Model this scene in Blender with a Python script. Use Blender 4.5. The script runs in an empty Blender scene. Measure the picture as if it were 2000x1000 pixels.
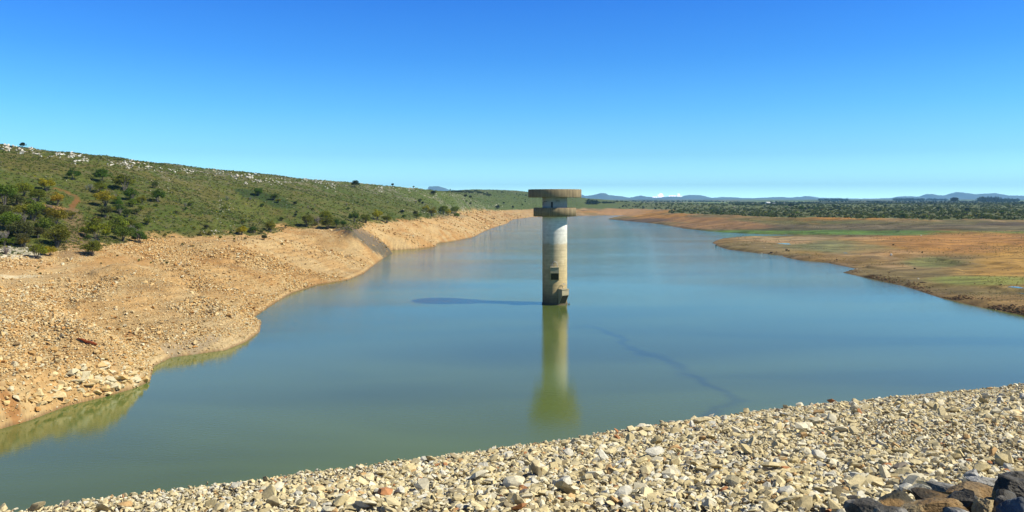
import bpy, math, random
import numpy as np
from math import radians as R
rng = np.random.default_rng(7); random.seed(7)
S = bpy.context.scene
# ------------------------------------------------------------------ camera, world, sun, exposure
F, HZ, CH = 1600.0, 392.0, 30.0            # focal length in photo pixels, horizon row, eye height above the water
cd = bpy.data.cameras.new("camera"); cam = bpy.data.objects.new("camera", cd); S.collection.objects.link(cam)
cam.location = (0, 0, CH); cam.rotation_euler = (R(90), 0, 0)
cd.sensor_width = 36.0; cd.lens = F / 2000 * 36.0; cd.shift_y = -(500 - HZ) / 2000
cd.clip_start = 0.3; cd.clip_end = 90000
S.camera = cam
SUN_AZ, SUN_EL = 101.5, 43.0               # azimuth clockwise from +Y (the view direction)
sdir = (math.sin(R(SUN_AZ)) * math.cos(R(SUN_EL)), math.cos(R(SUN_AZ)) * math.cos(R(SUN_EL)), math.sin(R(SUN_EL)))
W = bpy.data.worlds.new("World"); S.world = W; W.use_nodes = True
wt = W.node_tree; bgn = wt.nodes["Background"]
sky = wt.nodes.new("ShaderNodeTexSky"); sky.sky_type = 'NISHITA'; sky.sun_disc = False
sky.sun_elevation = R(SUN_EL); sky.sun_rotation = R(SUN_AZ); sky.altitude = 200; sky.air_density = 1.0
sky.dust_density = 0.3; sky.ozone_density = 2.0
geo = wt.nodes.new("ShaderNodeTexCoord"); sep = wt.nodes.new("ShaderNodeSeparateXYZ")
wt.links.new(geo.outputs["Generated"], sep.inputs[0])
ramp = wt.nodes.new("ShaderNodeValToRGB"); wt.links.new(sep.outputs["Z"], ramp.inputs[0])
SKY = [(0.0, (1.9, 3.4, 4.2)), (0.02, (0.84, 1.55, 2.1)), (0.055, (0.50, 1.02, 1.42)), (0.11, (0.31, 0.86, 1.36)), (0.17, (0.185, 0.68, 1.34)), (0.235, (0.125, 0.57, 1.34)), (0.35, (0.07, 0.30, 0.78)), (0.6, (0.05, 0.15, 0.36)), (1.0, (0.07, 0.14, 0.28))]
ce = ramp.color_ramp.elements
ce[0].position, ce[0].color = SKY[0][0], (*SKY[0][1], 1); ce[1].position, ce[1].color = SKY[-1][0], (*SKY[-1][1], 1)
for p_, c_ in SKY[1:-1]:
    e = ce.new(p_); e.color = (*c_, 1)
mul = wt.nodes.new("ShaderNodeVectorMath"); mul.operation = 'MULTIPLY'
wt.links.new(sky.outputs[0], mul.inputs[0]); wt.links.new(ramp.outputs[0], mul.inputs[1])
# a few far cumulus heads on the horizon, fixed by compass direction
def wm(op, a, b=None, c=None):
    n_ = wt.nodes.new("ShaderNodeMath"); n_.operation = op
    for i_, v_ in enumerate((a, b, c)):
        if v_ is None: continue
        if hasattr(v_, "links"): wt.links.new(v_, n_.inputs[i_])
        else: n_.inputs[i_].default_value = v_
    return n_.outputs[0]
yy_ = wm('MAXIMUM', sep.outputs["Y"], .05); uu = wm('DIVIDE', sep.outputs["X"], yy_); vv = wm('DIVIDE', sep.outputs["Z"], yy_)
cn = wt.nodes.new("ShaderNodeTexNoise"); cn.inputs["Scale"].default_value = 420; cn.inputs["Detail"].default_value = 4; wt.links.new(geo.outputs["Generated"], cn.inputs["Vector"])
tot = None
for (cx, cy, cw, ch) in [(.1815, .0058, .0045, .0028), (.196, .0048, .0055, .0022), (.2035, .0062, .0020, .0042), (.2085, .0044, .0035, .0016), (.175, .0042, .0045, .0012)]:
    e1 = wm('DIVIDE', wm('SUBTRACT', uu, cx), cw); e2 = wm('DIVIDE', wm('SUBTRACT', vv, cy), ch); rr_ = wm('ADD', wm('MULTIPLY', e1, e1), wm('MULTIPLY', e2, e2))
    m_ = wm('MULTIPLY', wm('SUBTRACT', wm('ADD', 1.0, wm('MULTIPLY', wm('SUBTRACT', cn.outputs[0], .5), 4.0)), rr_), 1.6); m_ = wm('MINIMUM', wm('MAXIMUM', m_, 0.0), 1.0); tot = m_ if tot is None else wm('MAXIMUM', tot, m_)
cmix = wt.nodes.new("ShaderNodeMix"); cmix.data_type = 'RGBA'; wt.links.new(tot, cmix.inputs["Factor"]); wt.links.new(mul.outputs[0], cmix.inputs["A"]); cmix.inputs["B"].default_value = (26, 25, 25, 1)
wt.links.new(cmix.outputs["Result"], bgn.inputs["Color"]); bgn.inputs["Strength"].default_value = 0.091
sl = bpy.data.lights.new("sun", 'SUN'); so = bpy.data.objects.new("sun", sl); S.collection.objects.link(so)
sl.energy = 5.0; sl.angle = R(0.53); sl.color = (1.0, 0.93, 0.77)
from mathutils import Vector, Matrix
so.rotation_euler = Vector(sdir).to_track_quat('Z', 'Y').to_euler()
S.view_settings.view_transform = 'Standard'; S.view_settings.look = 'None'; S.view_settings.exposure = 0.55; S.view_settings.gamma = 1
S.render.engine = 'CYCLES'; S.cycles.max_bounces = 6; S.cycles.volume_bounces = 1; S.cycles.use_denoising = True
S.cycles.caustics_reflective = False; S.cycles.caustics_refractive = False

# ------------------------------------------------------------------ small helpers
C = S.collection
def tag(o, label=None, cat=None, group=None, kind=None):
    if label: o["label"] = label
    if cat: o["category"] = cat
    if group: o["group"] = group
    if kind: o["kind"] = kind
    return o
def empty(name, loc, label, cat, group=None, rz=0.0):
    o = bpy.data.objects.new(name, None); C.objects.link(o); o.location = loc; o.rotation_euler = (0, 0, rz)
    return tag(o, label, cat, group)
def link(name, me, parent=None, loc=(0, 0, 0)):
    o = bpy.data.objects.new(name, me); C.objects.link(o); o.location = loc
    if parent: o.parent = parent
    return o
def np_mesh(name, V, T, col=None, mat=None, smooth=False):
    """mesh from numpy vertices, faces (n x 3 or n x 4) and optional per-vertex colours"""
    V = np.asarray(V, dtype=np.float32); T = np.asarray(T, dtype=np.int32); k = T.shape[1]
    me = bpy.data.meshes.new(name)
    me.vertices.add(len(V)); me.vertices.foreach_set("co", V.ravel())
    me.loops.add(T.size); me.loops.foreach_set("vertex_index", T.ravel())
    me.polygons.add(len(T)); me.polygons.foreach_set("loop_start", np.arange(0, T.size, k, dtype=np.int32))
    me.update(calc_edges=True)
    me.polygons.foreach_set("use_smooth", np.full(len(T), smooth, dtype=bool))
    if col is None: col = np.ones((len(V), 3))
    a = me.color_attributes.new("Col", 'FLOAT_COLOR', 'POINT')
    a.data.foreach_set("color", np.hstack([col, np.ones((len(V), 1))]).astype(np.float32).ravel())
    if mat: me.materials.append(mat)
    return me
_tab = np.random.default_rng(3).random((256, 256)).astype(np.float32)
def vnoise(x, y):
    xi = np.floor(x).astype(np.int64); yi = np.floor(y).astype(np.int64)
    fx = x - xi; fy = y - yi; fx = fx * fx * (3 - 2 * fx); fy = fy * fy * (3 - 2 * fy)
    a = _tab[xi & 255, yi & 255]; b = _tab[(xi + 1) & 255, yi & 255]; c = _tab[xi & 255, (yi + 1) & 255]; d = _tab[(xi + 1) & 255, (yi + 1) & 255]
    return a + (b - a) * fx + (c - a) * fy + (a - b - c + d) * fx * fy
def fbm(x, y, sc, oc=4, seed=0.0):
    s = 0; amp = 0.5; t = 0; x = np.asarray(x, dtype=float); y = np.asarray(y, dtype=float)
    for i in range(oc):
        s = s + amp * vnoise(x / sc + seed * 17.3 + i * 31.7, y / sc + seed * 9.1 + i * 11.3); t += amp; amp *= .5; sc *= .5
    return s / t
def sst(a, b, x):
    t = np.clip((x - a) / (b - a), 0, 1); return t * t * (3 - 2 * t)
def px2(px, py, z=0.0):
    Y = (CH - z) * F / (py - HZ); return ((px - 1000) * Y / F, Y)

# ------------------------------------------------------------------ materials
def newmat(name):
    m = bpy.data.materials.new(name); m.use_nodes = True
    return m, m.node_tree, m.node_tree.nodes["Principled BSDF"]
def N(t, typ, **kw):
    n = t.nodes.new(typ)
    for k, v in kw.items(): setattr(n, k, v)
    return n
ALB = .79
def attr_mat(name, rough=0.9, nscale=6.0, nlo=0.75, nhi=1.2, bump=0.0, bscale=10.0, spec=0.2, objcol=True, bdist=0.05, detail=5.0, trans=0.0):
    m, t, b = newmat(name)
    a = N(t, "ShaderNodeAttribute", attribute_name="Col")
    src = a.outputs["Color"]
    if objcol:
        oi = N(t, "ShaderNodeObjectInfo"); v = N(t, "ShaderNodeVectorMath", operation='MULTIPLY')
        t.links.new(src, v.inputs[0]); t.links.new(oi.outputs["Color"], v.inputs[1]); src = v.outputs[0]
    tc = N(t, "ShaderNodeTexCoord"); gm = N(t, "ShaderNodeNewGeometry")
    nz = N(t, "ShaderNodeTexNoise"); nz.inputs["Scale"].default_value = nscale; nz.inputs["Detail"].default_value = detail
    t.links.new(gm.outputs["Position"], nz.inputs["Vector"])
    mr = N(t, "ShaderNodeMapRange"); mr.inputs[1].default_value = .3; mr.inputs[2].default_value = .7; mr.inputs[3].default_value = nlo * ALB; mr.inputs[4].default_value = nhi * ALB
    t.links.new(nz.outputs[0], mr.inputs[0])
    s = N(t, "ShaderNodeVectorMath", operation='SCALE'); t.links.new(src, s.inputs[0]); t.links.new(mr.outputs[0], s.inputs["Scale"])
    t.links.new(s.outputs[0], b.inputs["Base Color"])
    b.inputs["Roughness"].default_value = rough; b.inputs["Specular IOR Level"].default_value = spec
    if bump:
        n2 = N(t, "ShaderNodeTexNoise"); n2.inputs["Scale"].default_value = bscale; n2.inputs["Detail"].default_value = 6
        t.links.new(gm.outputs["Position"], n2.inputs["Vector"])
        bp = N(t, "ShaderNodeBump"); bp.inputs["Strength"].default_value = bump; bp.inputs["Distance"].default_value = bdist
        t.links.new(n2.outputs[0], bp.inputs["Height"]); t.links.new(bp.outputs[0], b.inputs["Normal"])
    if trans:
        tr = N(t, "ShaderNodeBsdfTranslucent"); mx = N(t, "ShaderNodeMixShader"); mx.inputs[0].default_value = trans
        t.links.new(s.outputs[0], tr.inputs[0]); t.links.new(b.outputs[0], mx.inputs[1]); t.links.new(tr.outputs[0], mx.inputs[2])
        t.links.new(mx.outputs[0], t.nodes["Material Output"].inputs[0])
    return m
M_rock = attr_mat("broken_stone", nscale=14, nlo=.8, nhi=1.12, bump=.5, bscale=30, bdist=.02)
M_bankrock = attr_mat("bank_stone", nscale=3, nlo=.78, nhi=1.15, bump=.5, bscale=6, bdist=.06)
M_slate = attr_mat("dark_slate", nscale=9, nlo=.55, nhi=1.5, bump=.9, bscale=22, bdist=.03, rough=.75, spec=.35, detail=8)
M_leaf = attr_mat("leaf", nscale=.8, nlo=.85, nhi=1.15, rough=.7, trans=.4)
M_bark = attr_mat("bark", nscale=8, nlo=.7, nhi=1.2)
M_tuft = attr_mat("heath_leaf", nscale=.3, nlo=1.0, nhi=1.4, rough=.9, objcol=False, trans=.35)
M_wood = attr_mat("dry_wood", nscale=8, nlo=.6, nhi=1.3)
M_plain = attr_mat("painted_wall", nscale=2, nlo=.9, nhi=1.05)

# ------------------------------------------------------------------ the land as one height function
# shoreline at water level (photo row/column read off, turned into metres on the water plane), anticlockwise-ish loop
LS = [(0, 838), (60, 820), (130, 793), (200, 776), (260, 759), (292, 745), (300, 715), (335, 698), (380, 692), (440, 684), (480, 668), (507, 648), (510, 630), (495, 620), (520, 603), (540, 590), (570, 573), (620, 556), (680, 547), (710, 535), (740, 510), (766, 494), (757, 489), (800, 487), (850, 482), (854, 475), (890, 470), (925, 463), (945, 452), (960, 446), (990, 437), (1000, 429), (1040, 424)]
RS = [(1150, 421), (1215, 420.5), (1240, 421), (1200, 424.5), (1187, 428), (1240, 433), (1290, 438), (1340, 447), (1400, 453), (1480, 457), (1560, 459), (1640, 460.2), (1700, 460.6), (1640, 461.6), (1560, 462.5), (1500, 463.5), (1440, 465), (1400, 469), (1391, 474), (1405, 482), (1420, 487), (1470, 493), (1530, 499), (1527, 501), (1560, 508), (1610, 512), (1672, 525), (1645, 532), (1700, 545), (1770, 560), (1830, 580), (1900, 597), (2000, 617)]
W_poly = [px2(*p) for p in LS] + [px2(*p) for p in RS] + [(150, 185), (165, 150), (180, 110), (200, 60), (210, -60), (-110, -60), (-95, 0), (-85, 50), (-76, 85)]
ZV = 15.0
LV = [(170, 490), (225, 478), (280, 470), (400, 465), (520, 460), (560, 448), (650, 447), (690, 452), (715, 440), (750, 437), (850, 428), (900, 418)]
V_poly = [(-150, -80), (-150, 60), (-152, 140), (-150, 200)] + [px2(a, b, ZV) for a, b in LV] + [px2(950, 412, 13), (0, 1600), (42, 1700), (170, 1900), (300, 1960), (335, 1700)] + \
         [px2(1300, 415, 12), px2(1500, 424, 12), px2(1650, 427, 12), px2(1800, 429, 12), px2(2000, 430, 12), (640, 740), (900, 600), (900, -80)]
def ridgept(px, py, Y): return ((px - 1000) * Y / F, Y, CH + (HZ - py) / F * Y)
RIDGE = [(-330, 60, 62), (-315, 200, 63), (-295, 320, 62)] + [ridgept(*a) for a in [(0, 281, 420), (45, 288, 425), (100, 295, 440), (200, 305, 480), (300, 318, 520), (400, 329, 560), (500, 339, 620), (600, 350, 690), (700, 358, 760), (800, 367, 870), (870, 373, 1000)]] + \
        [(-74, 1300, 42)] + [ridgept(*a) for a in [(880, 372, 1600), (930, 366.5, 1900), (1000, 369, 2150), (1045, 376, 2300), (1130, 388, 2600), (1220, 393, 3000)]]
def seg_dist(X, Y, P, closed):
    """distance to a polyline and the interpolated third value of the nearest point"""
    best = np.full(X.shape, 1e18); val = np.zeros(X.shape)
    n = len(P)
    for i in range(n if closed else n - 1):
        a = P[i]; b = P[(i + 1) % n]
        dx, dy = b[0] - a[0], b[1] - a[1]; L = dx * dx + dy * dy + 1e-9
        t = np.clip(((X - a[0]) * dx + (Y - a[1]) * dy) / L, 0, 1)
        d = (X - a[0] - t * dx) ** 2 + (Y - a[1] - t * dy) ** 2
        m = d < best; best = np.where(m, d, best)
        if len(a) > 2: val = np.where(m, a[2] + t * (b[2] - a[2]), val)
    return np.sqrt(best), val
def inside(X, Y, P):
    r = np.zeros(X.shape, dtype=bool); n = len(P)
    for i in range(n):
        x0, y0 = P[i][:2]; x1, y1 = P[(i + 1) % n][:2]
        if y0 == y1: continue
        c = ((y0 > Y) != (y1 > Y)) & (X < (x1 - x0) * (Y - y0) / (y1 - y0) + x0); r ^= c
    return r
ridge_xy = [(p[0], p[1], p[2]) for p in RIDGE]
hill_poly = [(p[0], p[1]) for p in RIDGE] + [(2500, 3200), (2500, -200), (-330, -200)]       # the valley side of the crest
FORMS = [([(250, 545, 9), (400, 600, 4.5), (498, 648, .6)], 2.6, 9), ([(330, 545, 8), (450, 590, 4), (520, 603, .8)], -2.0, 9), ([(560, 452, 14), (640, 470, 10), (764, 493, .8)], 3.0, 13), ([(668, 448, 13), (705, 464, 9), (735, 479, 4), (757, 489, .5)], -3.2, 8), ([(430, 480, 13), (560, 530, 6), (615, 555, .8)], 1.8, 12), ([(690, 450, 14), (800, 470, 5), (850, 480, .8)], 2.0, 12), ([(820, 440, 12), (900, 455, 5), (915, 464, .8)], 2.0, 14), ([(70, 600, 9), (200, 680, 5), (290, 742, .8)], 1.8, 7), ([(120, 560, 11), (300, 660, 5), (330, 695, .8)], -1.4, 7)]
def land(X, Y):
    X = np.asarray(X, float); Y = np.asarray(Y, float)
    wx = (fbm(X, Y, 26, 3, 1) - .5) * 7 * sst(100, 400, Y) + (fbm(X, Y, 9, 3, 2) - .5) * 3.0; wy = (fbm(X, Y, 24, 3, 3) - .5) * 7 + (fbm(X, Y, 9, 3, 4) - .5) * 3.0
    fade = 1.0 - sst(300, 1200, Y) * .3
    # wiggle grows inland so that the shoreline stays where it was read
    iw = inside(X, Y, W_poly); ds, _ = seg_dist(X, Y, W_poly, True)
    g = sst(2, 30, ds); Xw = X + wx * g * fade; Yw = Y + wy * g * fade
    iv = inside(Xw, Yw, V_poly); dv, _ = seg_dist(Xw, Yw, V_poly, True)
    ih = inside(X, Y, hill_poly); dr, zr = seg_dist(X, Y, ridge_xy, False)
    left = X < np.where(Y < 1500, 30, 60 + (Y - 1500) * .17)
    zv = np.where(X < 60, np.interp(Y, [900, 1500], [15.0, 11.0]), np.interp(Y, [900, 1700], [12.0, 10.5]))
    # bank between water and the vegetation line
    t = ds / (ds + dv + 1e-6)
    prof = np.where(X < 80, t ** (.58 + .30 * sst(130, 260, Y)), t)
    und = ((fbm(X, Y, 34, 3, 5) - .5) * 7.0 + (fbm(X, Y, 11, 3, 35) - .5) * 2.2) * np.where(X < 80, 1, .22) * sst(0, 12, ds) * (4 * t * (1 - t)) ** .5
    small = (fbm(X, Y, 5, 3, 6) - .5) * np.where(X < 80, .7, .25) * sst(0, 4, ds)
    zb = zv * prof + und + small + .25 * sst(0, 1.5, ds) + np.where(X > 80, .9 * sst(0, 4, ds) * sst(.42, .55, fbm(X, Y, 22, 2, 8)), 0)
    # plain beyond
    pl = np.interp(Y, [0, 800, 1500, 2500, 5000, 10000, 20000, 26000], [0, 0, 4, 9, 14, 27, 55, 60])
    pl = pl * sst(0, 350, dv) + (fbm(X, Y, 600, 4, 9) - .5) * np.interp(Y, [700, 2500, 8000, 20000], [2.5, 9, 16, 30]) * sst(0, 200, dv) + (fbm(X, Y, 30, 3, 10) - .5) * 1.0
    # hill on the left
    th = dv / (dv + dr + 1e-6); hp = np.where(ih, 1 - (1 - th) ** 1.25, 1.0)
    back = np.where(ih, 0, dr) * .05
    hz_ = (zr - ZV) * hp - np.minimum(back, np.maximum(zr - ZV, 0) * .8)
    hz_ = hz_ + (fbm(X, Y, 90, 3, 11) - .5) * 9 * np.sin(np.pi * np.clip(th, 0, 1)) * ih + (fbm(X, Y, 12, 3, 12) - .5) * 1.5 * sst(0, 15, dv)
    wl = 1 - sst(-150, 250, X - np.where(Y < 1500, 60, 60 + (Y - 1500) * .30))
    far = 1 - sst(2600, 4200, Y)
    up = zv + hz_ * wl * far + pl * (1 - wl * far)
    for P_, am_, w_ in FORMS:
        dd_, _ = seg_dist(Xw, Yw, [px2(*p) for p in P_], False); zb = zb + 1.6 * am_ * np.exp(-(dd_ / w_) ** 2) * sst(0, 10, ds) * sst(0, 25, dv)
    zb = zb + np.where(X < 0, 2.2 * sst(.2, 5, ds) * (1 - sst(125, 175, Y)) * (1 - t), 0) * (.75 + .5 * fbm(X, Y, 9, 2, 37))
    zb = np.maximum(zb, .12 * sst(0, 1.5, ds) + .05)
    tz = zb / 1.3; fr_ = tz - np.floor(tz); zs_ = (np.floor(tz) + sst(.35, 1.0, fr_)) * 1.3; am = .75 * sst(.40, .6, fbm(X, Y, 45, 2, 36)) * np.where(X < 80, 1, .3) * (1 - sst(500, 900, Y))
    zb = zb + (zs_ - zb) * am * sst(1.5, 6, ds)
    z = np.where(iv, zb, up)
    z = np.where(iw, -np.minimum(ds * .35, 7.0) - .03, np.maximum(z, .04))
    return z, dict(ds=ds, dv=dv, dr=dr, iv=iv, iw=iw, ih=ih, wl=wl * far, t=t)
# the sheet: rows by distance, columns by direction, dense where it is seen
q = np.concatenate([np.linspace(-2.2, -.68, 60, endpoint=False), np.linspace(-.68, .68, 900, endpoint=False), np.linspace(.68, 2.2, 61)])
yr = np.concatenate([np.geomspace(40, 90, 30, endpoint=False), np.geomspace(90, 1700, 660, endpoint=False), np.geomspace(1700, 23000, 170)])
QQ, YY = np.meshgrid(q, yr); XX = QQ * YY
ZZ, A = land(XX, YY)
nr, nc = XX.shape
def zat(X, Y):
    """height of the built sheet itself"""
    X = np.asarray(X, float); Y = np.asarray(Y, float)
    r = np.interp(Y, yr, np.arange(nr)); c = np.interp(X / Y, q, np.arange(nc))
    r0 = np.clip(r.astype(int), 0, nr - 2); c0 = np.clip(c.astype(int), 0, nc - 2); fr = r - r0; fc = c - c0
    return ZZ[r0, c0] * (1 - fr) * (1 - fc) + ZZ[r0 + 1, c0] * fr * (1 - fc) + ZZ[r0, c0 + 1] * (1 - fr) * fc + ZZ[r0 + 1, c0 + 1] * fr * fc
def field(k, X, Y):
    r = np.rint(np.interp(Y, yr, np.arange(nr))).astype(int); c = np.rint(np.interp(np.asarray(X) / Y, q, np.arange(nc))).astype(int)
    return A[k][r, c]
ys_m = np.geomspace(60, 15000, 5000)
def at(px, py):
    """the point of the land where a given sight line first meets it"""
    k = (px - 1000) / F; zz = zat(k * ys_m, ys_m); ray = CH - (py - HZ) / F * ys_m
    i = int(np.argmax(zz >= ray))
    if zz[i] < ray[i]: i = int(np.argmin(ray - zz))
    return (k * ys_m[i], ys_m[i], float(zz[i]))
print("land heights ready")

PUD = []
for (a, b_, w, h) in [(1533, 476, 20, 2.0), (1985, 561, 20, 3.5), (1998, 573, 10, 4), (1652, 494, 5, 1)]:
    p = at(a, b_); m = p[1] / F; ry = (CH - p[2]) * F * (1 / (b_ - h / 2 - HZ) - 1 / (b_ + h / 2 - HZ)) / 2; rx = w * m / 2
    e_ = np.hypot((XX - p[0]) / (rx + 2), (YY - p[1]) / (ry + 2)); ZZ = ZZ + (p[2] - .12 - ZZ) * (1 - sst(1.0, 1.7, e_)); PUD.append((p, rx, ry, a))
# colours of the land, each zone in its own earth or vegetation
def lerp(a, b, t): return a + (b - a) * t[..., None]
def cc(*c): return np.array(c, float)
tan1, tan2, tan3, pale = cc(.49, .315, .135), cc(.43, .24, .085), cc(.52, .38, .19), cc(.56, .45, .26)
n1 = fbm(XX, YY, 30, 4, 20); n2 = fbm(XX, YY, 8, 4, 21); n3 = fbm(XX, YY, 90, 3, 22); n4 = fbm(XX, YY * .35, 20, 4, 23); n5 = fbm(XX, YY, 3, 3, 24)
bank = lerp(np.broadcast_to(tan1, XX.shape + (3,)), tan2, sst(.45, .7, n1)); bank = lerp(bank, tan3, sst(.45, .62, n2) * .7)
near = 1 - sst(150, 260, YY); bank = lerp(bank, pale * .95, near * sst(.32, .58, n1) * .8)
wet = 1 - sst(.1, .55, ZZ); bank = lerp(bank, cc(.20, .12, .06), wet * .8)
lay = np.sin(ZZ * 5.5 + n1 * 4) * .5 + .5; bank = bank * (1 - .20 * (sst(.55, .9, lay) * (1 - sst(4, 10, ZZ)))[..., None])
# right-hand flats
brown, orange, drab, grass, grey = cc(.27, .175, .065), cc(.38, .19, .035), cc(.16, .135, .055), cc(.10, .15, .035), cc(.085, .075, .06)
flat = lerp(np.broadcast_to(brown, XX.shape + (3,)), cc(.38, .25, .12), sst(.42, .62, n4)); flat = lerp(flat, drab, sst(.5, .68, fbm(XX, YY * .5, 55, 4, 25)) * .7)
flat = lerp(flat, orange, sst(.46, .62, fbm(XX, YY * .6, 80, 3, 26)) * sst(.25, .45, A["t"]) * .9)
flat = lerp(flat, cc(.16, .10, .05), wet * .7)
PXg = 1000 + XX / YY * F; PYg = HZ + (CH - ZZ) / YY * F
def pxmask(px0, py0, px1, py1, z, soft=.3, seed=30, wob=.5):
    """0..1 inside a patch of ground given by two corners read off the photo, ragged edge"""
    kx = (PXg - (px0 + px1) / 2) / ((px1 - px0) / 2); ky = (PYg - (py0 + py1) / 2) / ((py1 - py0) / 2)
    rr = np.sqrt(kx ** 2 + ky ** 2) + (fbm(XX, YY * .5, 30, 4, seed) - .5) * 2 * wob
    return 1 - sst(1 - soft, 1 + soft, rr)
for (a, b, c, d, z, col, k) in [(1330, 429, 2150, 463, 6, (.125, .115, .05), .95), (1400, 431, 1650, 437, 6, (.11, .14, .05), .6), (1330, 449, 2060, 459, 3.5, (.095, .19, .035), .85), (1480, 440, 2100, 447, 6, (.22, .18, .09), .8), (1380, 445, 2000, 450, 6, (.09, .08, .045), .8), (1400, 438, 2000, 446, 6, (.12, .095, .06), .7), (1230, 424, 1420, 433, 6, (.30, .16, .06), .9), (1330, 432, 1500, 447, 5, (.28, .16, .07), .9), (1420, 424, 1600, 434, 8, (.11, .13, .05), .6),
        (1200, 427, 1330, 434, 1.5, (.08, .07, .06), .7), (1540, 470, 1800, 492, 2, (.15, .17, .075), .85), (1700, 455, 2100, 500, 5, (.38, .185, .045), .85), (1880, 480, 2100, 560, 6, (.40, .23, .05), .8), (1440, 463, 1640, 470, 1.2, (.40, .30, .16), .8), (1760, 505, 1880, 525, 3, (.14, .17, .05), .7), (1830, 537, 2050, 556, 3, (.19, .22, .05), .85), (1900, 434, 2100, 441, 10, (.07, .05, .04), .7), (1820, 415, 2100, 420, 12, (.1, .1, .05), .2)]:
    m = pxmask(a, b, c, d, z, seed=30 + a % 7) * k; flat = lerp(flat, np.array(col), m)
left_m = 1 - sst(40, 110, XX - np.interp(YY, [0, 1300, 1700], [0, 60, 40]))
zoneB = lerp(flat, bank, left_m)
strk = fbm(XX * .5, YY * 2.2, 9, 4, 34); flat = flat * (.72 + .56 * sst(.3, .7, strk))[..., None]; zoneB = lerp(flat, bank, left_m)
far_or = pxmask(1165, 408, 1262, 421, 6, seed=5); zoneB = lerp(zoneB, cc(.42, .24, .10), far_or * .9)
# upland heath
g1, g2, g3, g4 = cc(.13, .155, .028), cc(.10, .135, .022), cc(.17, .15, .042), cc(.19, .165, .07)
heath = lerp(np.broadcast_to(g1, XX.shape + (3,)), g2, sst(.4, .6, n1)); heath = lerp(heath, g3, sst(.48, .66, n2) * .8); heath = lerp(heath, g4, sst(.56, .72, n5) * .5)
heath = lerp(heath, cc(.11, .16, .035), sst(400, 1000, YY) * .8)
rk = fbm(XX, YY, 40, 3, 28); rocky = np.exp(-((A["dr"] - 25) / 34) ** 2) * A["wl"] * sst(.42, .55, rk)
heath = lerp(heath, cc(.34, .31, .25), rocky * sst(.5, .62, n5) * .6)
scrub = lerp(np.broadcast_to(cc(.135, .15, .045), XX.shape + (3,)), cc(.10, .125, .038), sst(.4, .6, n3)); scrub = lerp(scrub, cc(.14, .13, .055), sst(.5, .65, fbm(XX, YY, 45, 3, 29)) * .6)
fld = fbm(XX, YY * 1.8, 900, 2, 31); dist = sst(1500, 3500, YY)
scrub = lerp(scrub, cc(.17, .24, .07), dist * sst(.52, .56, fld)); scrub = lerp(scrub, cc(.19, .17, .09), dist * sst(.62, .66, fbm(XX, YY * 2, 1500, 2, 32)) * .8); scrub = lerp(scrub, cc(.05, .065, .03), dist * sst(.58, .6, fbm(XX, YY * 2.5, 1100, 3, 33)))
upl = lerp(scrub, heath, np.clip(A["wl"], 0, 1))
edge = np.where(A["iv"], 1.0, 1 - sst(0, 6, A["dv"] + (n2 - .5) * (22 - 16 * sst(350, 800, YY))))
COL = lerp(upl, zoneB, edge)
# patches on the hill: the washed-out red path, a dark green hollow, the grey gully, the pale scree
def blob(pts, rad, col, k=1.0, seed=40, zlim=None):
    global COL
    P = [at(*p) for p in pts]; d, _ = seg_dist(XX, YY, [(p[0], p[1]) for p in P], False) if len(P) > 1 else (np.hypot(XX - P[0][0], YY - P[0][1]), 0)
    m = 1 - sst(.6, 1.1, d / rad + (fbm(XX, YY, rad * 1.2, 4, seed) - .5) * 1.4); COL = lerp(COL, np.array(col), m * k)
blob([(108, 368), (128, 374), (150, 384), (150, 392)], 1.3, (.32, .15, .06), .6); blob([(150, 392), (142, 402), (138, 412)], 1.2, (.32, .13, .05), .7)
blob([(138, 412), (150, 440), (152, 470), (140, 495)], 4, (.26, .17, .09), .7)
blob([(490, 378), (520, 384), (545, 396)], 9, (.045, .085, .022), .9); blob([(85, 408), (110, 405)], 3, (.45, .24, .1), .8)
blob([(668, 446), (700, 462), (735, 478), (762, 490)], 5.5, (.10, .095, .07), .9); blob([(700, 455), (730, 462)], 7, (.2, .15, .10), .7)
blob([(2, 500), (30, 494)], 6, (.6, .55, .42), .9); blob([(0, 542), (60, 538)], 2.2, (.66, .56, .36), .9, 41); blob([(0, 513), (60, 515), (100, 520)], 3.0, (.5, .33, .16), .9, 42)
blob([(0, 770), (20, 790)], 1.8, (.36, .16, .05), .8); blob([(250, 655), (275, 660)], 1.2, (.42, .20, .07), .7)
blob([(330, 682), (370, 678), (420, 660)], 1.6, (.34, .27, .18), .8); blob([(860, 424), (900, 420)], 7, (.2, .17, .1), .5)
COL = COL * (.84 + .32 * fbm(XX, YY, 1.6, 2, 50))[..., None]; COL = COL * (1 - .24 * (1 - edge) * np.clip(A["wl"], 0, 1))[..., None]
idx = np.arange(nr * nc).reshape(nr, nc)
quads = np.stack([idx[:-1, :-1], idx[:-1, 1:], idx[1:, 1:], idx[1:, :-1]], -1).reshape(-1, 4)
M_land = attr_mat("land", nscale=1.1, nlo=.82, nhi=1.15, bump=.6, bscale=1.4, bdist=.35, objcol=False, detail=9)
tag(link("ground", np_mesh("ground", np.stack([XX, YY, ZZ], -1).reshape(-1, 3), quads, COL.reshape(-1, 3), M_land, True)), kind="structure")
print("land mesh ready")

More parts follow.
